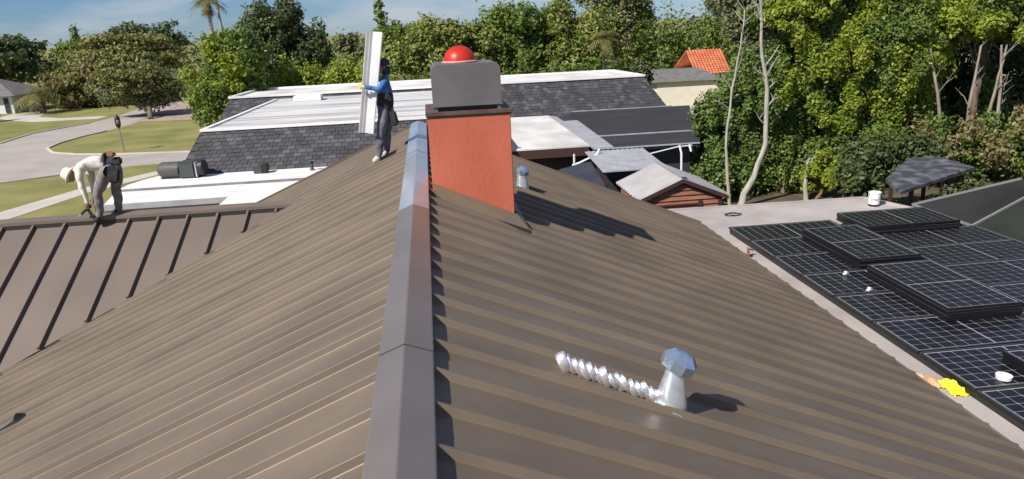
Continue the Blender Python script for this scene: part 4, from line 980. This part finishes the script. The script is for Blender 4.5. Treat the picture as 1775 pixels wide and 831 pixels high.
E_ = [('pelvis', 'belly', 0), ('belly', 'chest', 0), ('chest', 'upper', 0), ('upper', 'neck', 2), ('neck', 'skull0', 2), ('skull0', 'skull', 2), ('skull', 'nose', 2),
      ('upper', 'shL', 0), ('shL', 'elL', 0), ('elL', 'wrL', 0), ('upper', 'shR', 0), ('shR', 'elR', 0), ('elR', 'wrR', 0),
      ('pelvis', 'hipL', 1), ('hipL', 'thL', 1), ('thL', 'knL', 1), ('knL', 'cfL', 1), ('cfL', 'anL', 1), ('anL', 'toL', 3),
      ('pelvis', 'hipR', 1), ('hipR', 'thR', 1), ('thR', 'knR', 1), ('knR', 'cfR', 1), ('cfR', 'anR', 1), ('anR', 'toR', 3)]
hand(N, E_, 'wrL', (-.25, 0, -1), (-1, .2, 0), 'hl', 2, (-.6, .6, -.2)); hand(N, E_, 'wrR', (-.2, -.1, -1), (-1, -.2, 0), 'hr', 2, (-.6, -.5, -.2))
skin_body('body', L1(N), E_, [c_white, c_grey, SK, c_boot], p1, 'pelvis')
def o1(x, y, z): return (x + 5.78, y - 13.86, z + 1.0)
hd_dir = Vector((-.55, 0, .55))                     # crown of the head points left and slightly down
hat = MB(); hat.lathe([(.150, -.01), (.165, .0), (.150, .015), (.118, .03), (.112, .10), (.085, .135), (.02, .15)], 18)
hat.build('hat', c_cream, p1, smooth=True, loc=o1(-6.275, 13.83, -.185), rot=(0, math.radians(-62), 0))
for s_ in (-1, 1):
    MB().lathe([(.004, -.014), (.012, -.008), (.014, 0), (.012, .008), (.004, .014)], 10).build('eye', c_bag, p1, loc=o1(-6.29, 13.83 + s_ * .035, -.295))
    MB().lathe([(.008, -.01), (.026, 0), (.008, .01)], 10).build('ear', SK, p1, loc=o1(-6.225, 13.83 + s_ * .092, -.20), rot=(math.pi / 2, 0, 0))
pch = MB(); pch.box((-.11, -.06, -.17), (.11, .06, .12)); pch.build('tool_pouch', c_bag, p1, bevel=.03, loc=o1(-5.46, 13.65, -.17), rot=(0, .25, .1))
pch = MB(); pch.box((-.08, -.05, -.08), (.07, .05, .06)); pch.build('belt_pocket', c_bag, p1, bevel=.025, loc=o1(-5.405, 13.80, .035))
pch = MB(); pch.box((-.05, -.08, -.03), (.07, .08, .05)); pch.build('tool_belt', c_rust, p1, bevel=.02, loc=o1(-5.50, 13.78, .15), rot=(0, .35, 0))
bl = MB(); bl.lathe([(.172, -.022), (.180, -.018), (.180, .018), (.172, .022)], 20); bl.build('belt', c_bag, p1, loc=o1(-5.60, 13.855, .0), rot=(0, math.radians(80), 0))
dl = thing('drill', 'dark cordless drill held low in the hand of the bending person', 'drill', (-6.05, 13.66, -.80), (0, 0, .2))
MB().tube([(-.10, 0, -.08), (.02, 0, .02), (.08, 0, .06)], [.022, .034, .034], 10).build('drill_body', c_bag, dl, smooth=True)
MB().bar((.02, 0, .0), (.07, 0, -.12), .035, .045).build('drill_grip', c_bag, dl); MB().box((.03, -.035, -.17), (.11, .035, -.12)).build('drill_battery', c_bag, dl, bevel=.01)
MB().tube([(-.10, 0, -.08), (-.16, 0, -.13)], [.010, .006], 6).build('drill_bit', M['galv'], dl)

# worker carrying the bent metal sheet
p2 = thing('person', 'person in blue jacket and grey-blue trousers carrying a tall silver metal sheet', 'person', (-.66, 14.0, -.28))
def o2(x, y, z): return (x + .66, y - 14.0, z + .28)
N = dict(
    pelvis=(-.555, 14.0, .66, .135), belly=(-.535, 14.0, .82, .130), chest=(-.505, 14.0, 1.02, .150), upper=(-.500, 14.0, 1.16, .135), neck=(-.500, 14.0, 1.28, .055),
    skull0=(-.510, 13.995, 1.37, .076), skull=(-.495, 13.995, 1.46, .094), nose=(-.610, 13.985, 1.40, .018),
    shL=(-.500, 13.81, 1.20, .070), elL=(-.575, 13.64, 1.045, .052), wrL=(-.85, 13.67, 1.115, .037),
    shR=(-.500, 14.19, 1.20, .070), elR=(-.60, 14.24, 1.00, .052), wrR=(-.83, 14.12, 1.07, .037),
    hipL=(-.575, 13.90, .60, .110), thL=(-.60, 13.88, .42, .098), knL=(-.665, 13.87, .24, .074), cfL=(-.69, 13.88, .05, .070), anL=(-.735, 13.90, -.22, .052), toL=(-.86, 13.86, -.310, .046),
    hipR=(-.545, 14.10, .60, .110), thR=(-.535, 14.11, .42, .098), knR=(-.555, 14.12, .21, .074), cfR=(-.575, 14.12, .03, .070), anR=(-.60, 14.10, -.17, .052), toR=(-.72, 14.05, -.245, .046))
E_ = [('pelvis', 'belly', 0), ('belly', 'chest', 0), ('chest', 'upper', 0), ('upper', 'neck', 2), ('neck', 'skull0', 2), ('skull0', 'skull', 2), ('skull', 'nose', 2),
      ('upper', 'shL', 0), ('shL', 'elL', 0), ('elL', 'wrL', 0), ('upper', 'shR', 0), ('shR', 'elR', 0), ('elR', 'wrR', 0),
      ('pelvis', 'hipL', 1), ('hipL', 'thL', 1), ('thL', 'knL', 1), ('knL', 'cfL', 1), ('cfL', 'anL', 1), ('anL', 'toL', 3),
      ('pelvis', 'hipR', 1), ('hipR', 'thR', 1), ('thR', 'knR', 1), ('knR', 'cfR', 1), ('cfR', 'anR', 1), ('anR', 'toR', 3)]
hand(N, E_, 'wrL', (-1, .1, .05), (0, 0, 1), 'hl', 4, (0, 1, 0)); hand(N, E_, 'wrR', (-1, -.1, .1), (0, 0, 1), 'hr', 4, (0, -1, 0))
skin_body('body', {k: (*o2(v[0], v[1], v[2]), v[3] * (1.0 if k[:2] in ('hl', 'hr', 'no', 'sk') else 1.13)) for k, v in N.items()}, E_, [c_blue, c_jean, SK, c_shoe, c_glove], p2, 'pelvis')
cp_ = MB(); cp_.lathe([(.103, -.02), (.106, .0), (.103, .05), (.075, .09), (.02, .105)], 18); cp_.box((-.20, -.075, -.012), (-.08, .075, .004))
cp_.build('cap', c_cap, p2, smooth=True, loc=o2(-.495, 13.995, 1.485), rot=(0, .06, 0))
nf_ = MB(); nf_.lathe([(.078, -.05), (.090, .0), (.088, .07), (.070, .10)], 14); nf_.build('neck_cover', c_cap, p2, smooth=True, loc=o2(-.475, 14.0, 1.34))
for s_ in (-1, 1):
    MB().lathe([(.004, -.014), (.012, -.008), (.014, 0), (.012, .008), (.004, .014)], 10).build('eye', c_bag, p2, loc=o2(-.585, 13.995 + s_ * .035, 1.435))
    MB().lathe([(.008, -.01), (.026, 0), (.008, .01)], 10).build('ear', SK, p2, loc=o2(-.495, 13.995 + s_ * .092, 1.42), rot=(math.pi / 2, 0, 0))
jk = MB(); jk.lathe([(.150, -.16), (.162, -.06), (.158, .05), (.148, .12)], 18); jk.build('dark_vest', c_bag, p2, smooth=True, loc=o2(-.535, 14.0, .84), rot=(0, .06, 0))
pch = MB(); pch.box((-.07, -.09, -.15), (.08, .09, .13)); pch.build('tool_pouch', c_bag, p2, bevel=.03, loc=o2(-.415, 13.93, .50), rot=(0, -.2, 0))
pch = MB(); pch.bar((-.44, 13.86, .95), (-.40, 13.90, .60), .05, .02); pch.build('tool_strap', c_bag, p2, loc=o2(0, 0, 0))
# the metal sheet (bent trim) he carries
ms = thing('metal_sheet', 'tall shiny silver bent metal sheet carried upright by the person in blue', 'metal sheet')
b0, t0 = Vector((-1.06, 13.78, .28)), Vector((-.75, 13.86, 2.08))
prof = [(0, .01), (.008, .0), (.07, .02), (.075, .014), (.122, .030), (.13, .026), (.285, -.055), (.30, -.048)]
V = [tuple(b0 + Vector((x * .93, y, -.12 * x))) for x, y in prof] + [tuple(t0 + Vector((x * 1.0, y, -.10 * x))) for x, y in prof]; n = len(prof)
o = MB().add(V, [(k, k + 1, n + k + 1, n + k) for k in range(n - 1)]).build('sheet_face', M['sheet'], ms)
sol = o.modifiers.new('thickness', 'SOLIDIFY'); sol.thickness = .003
print('leaf faces', NLEAF)
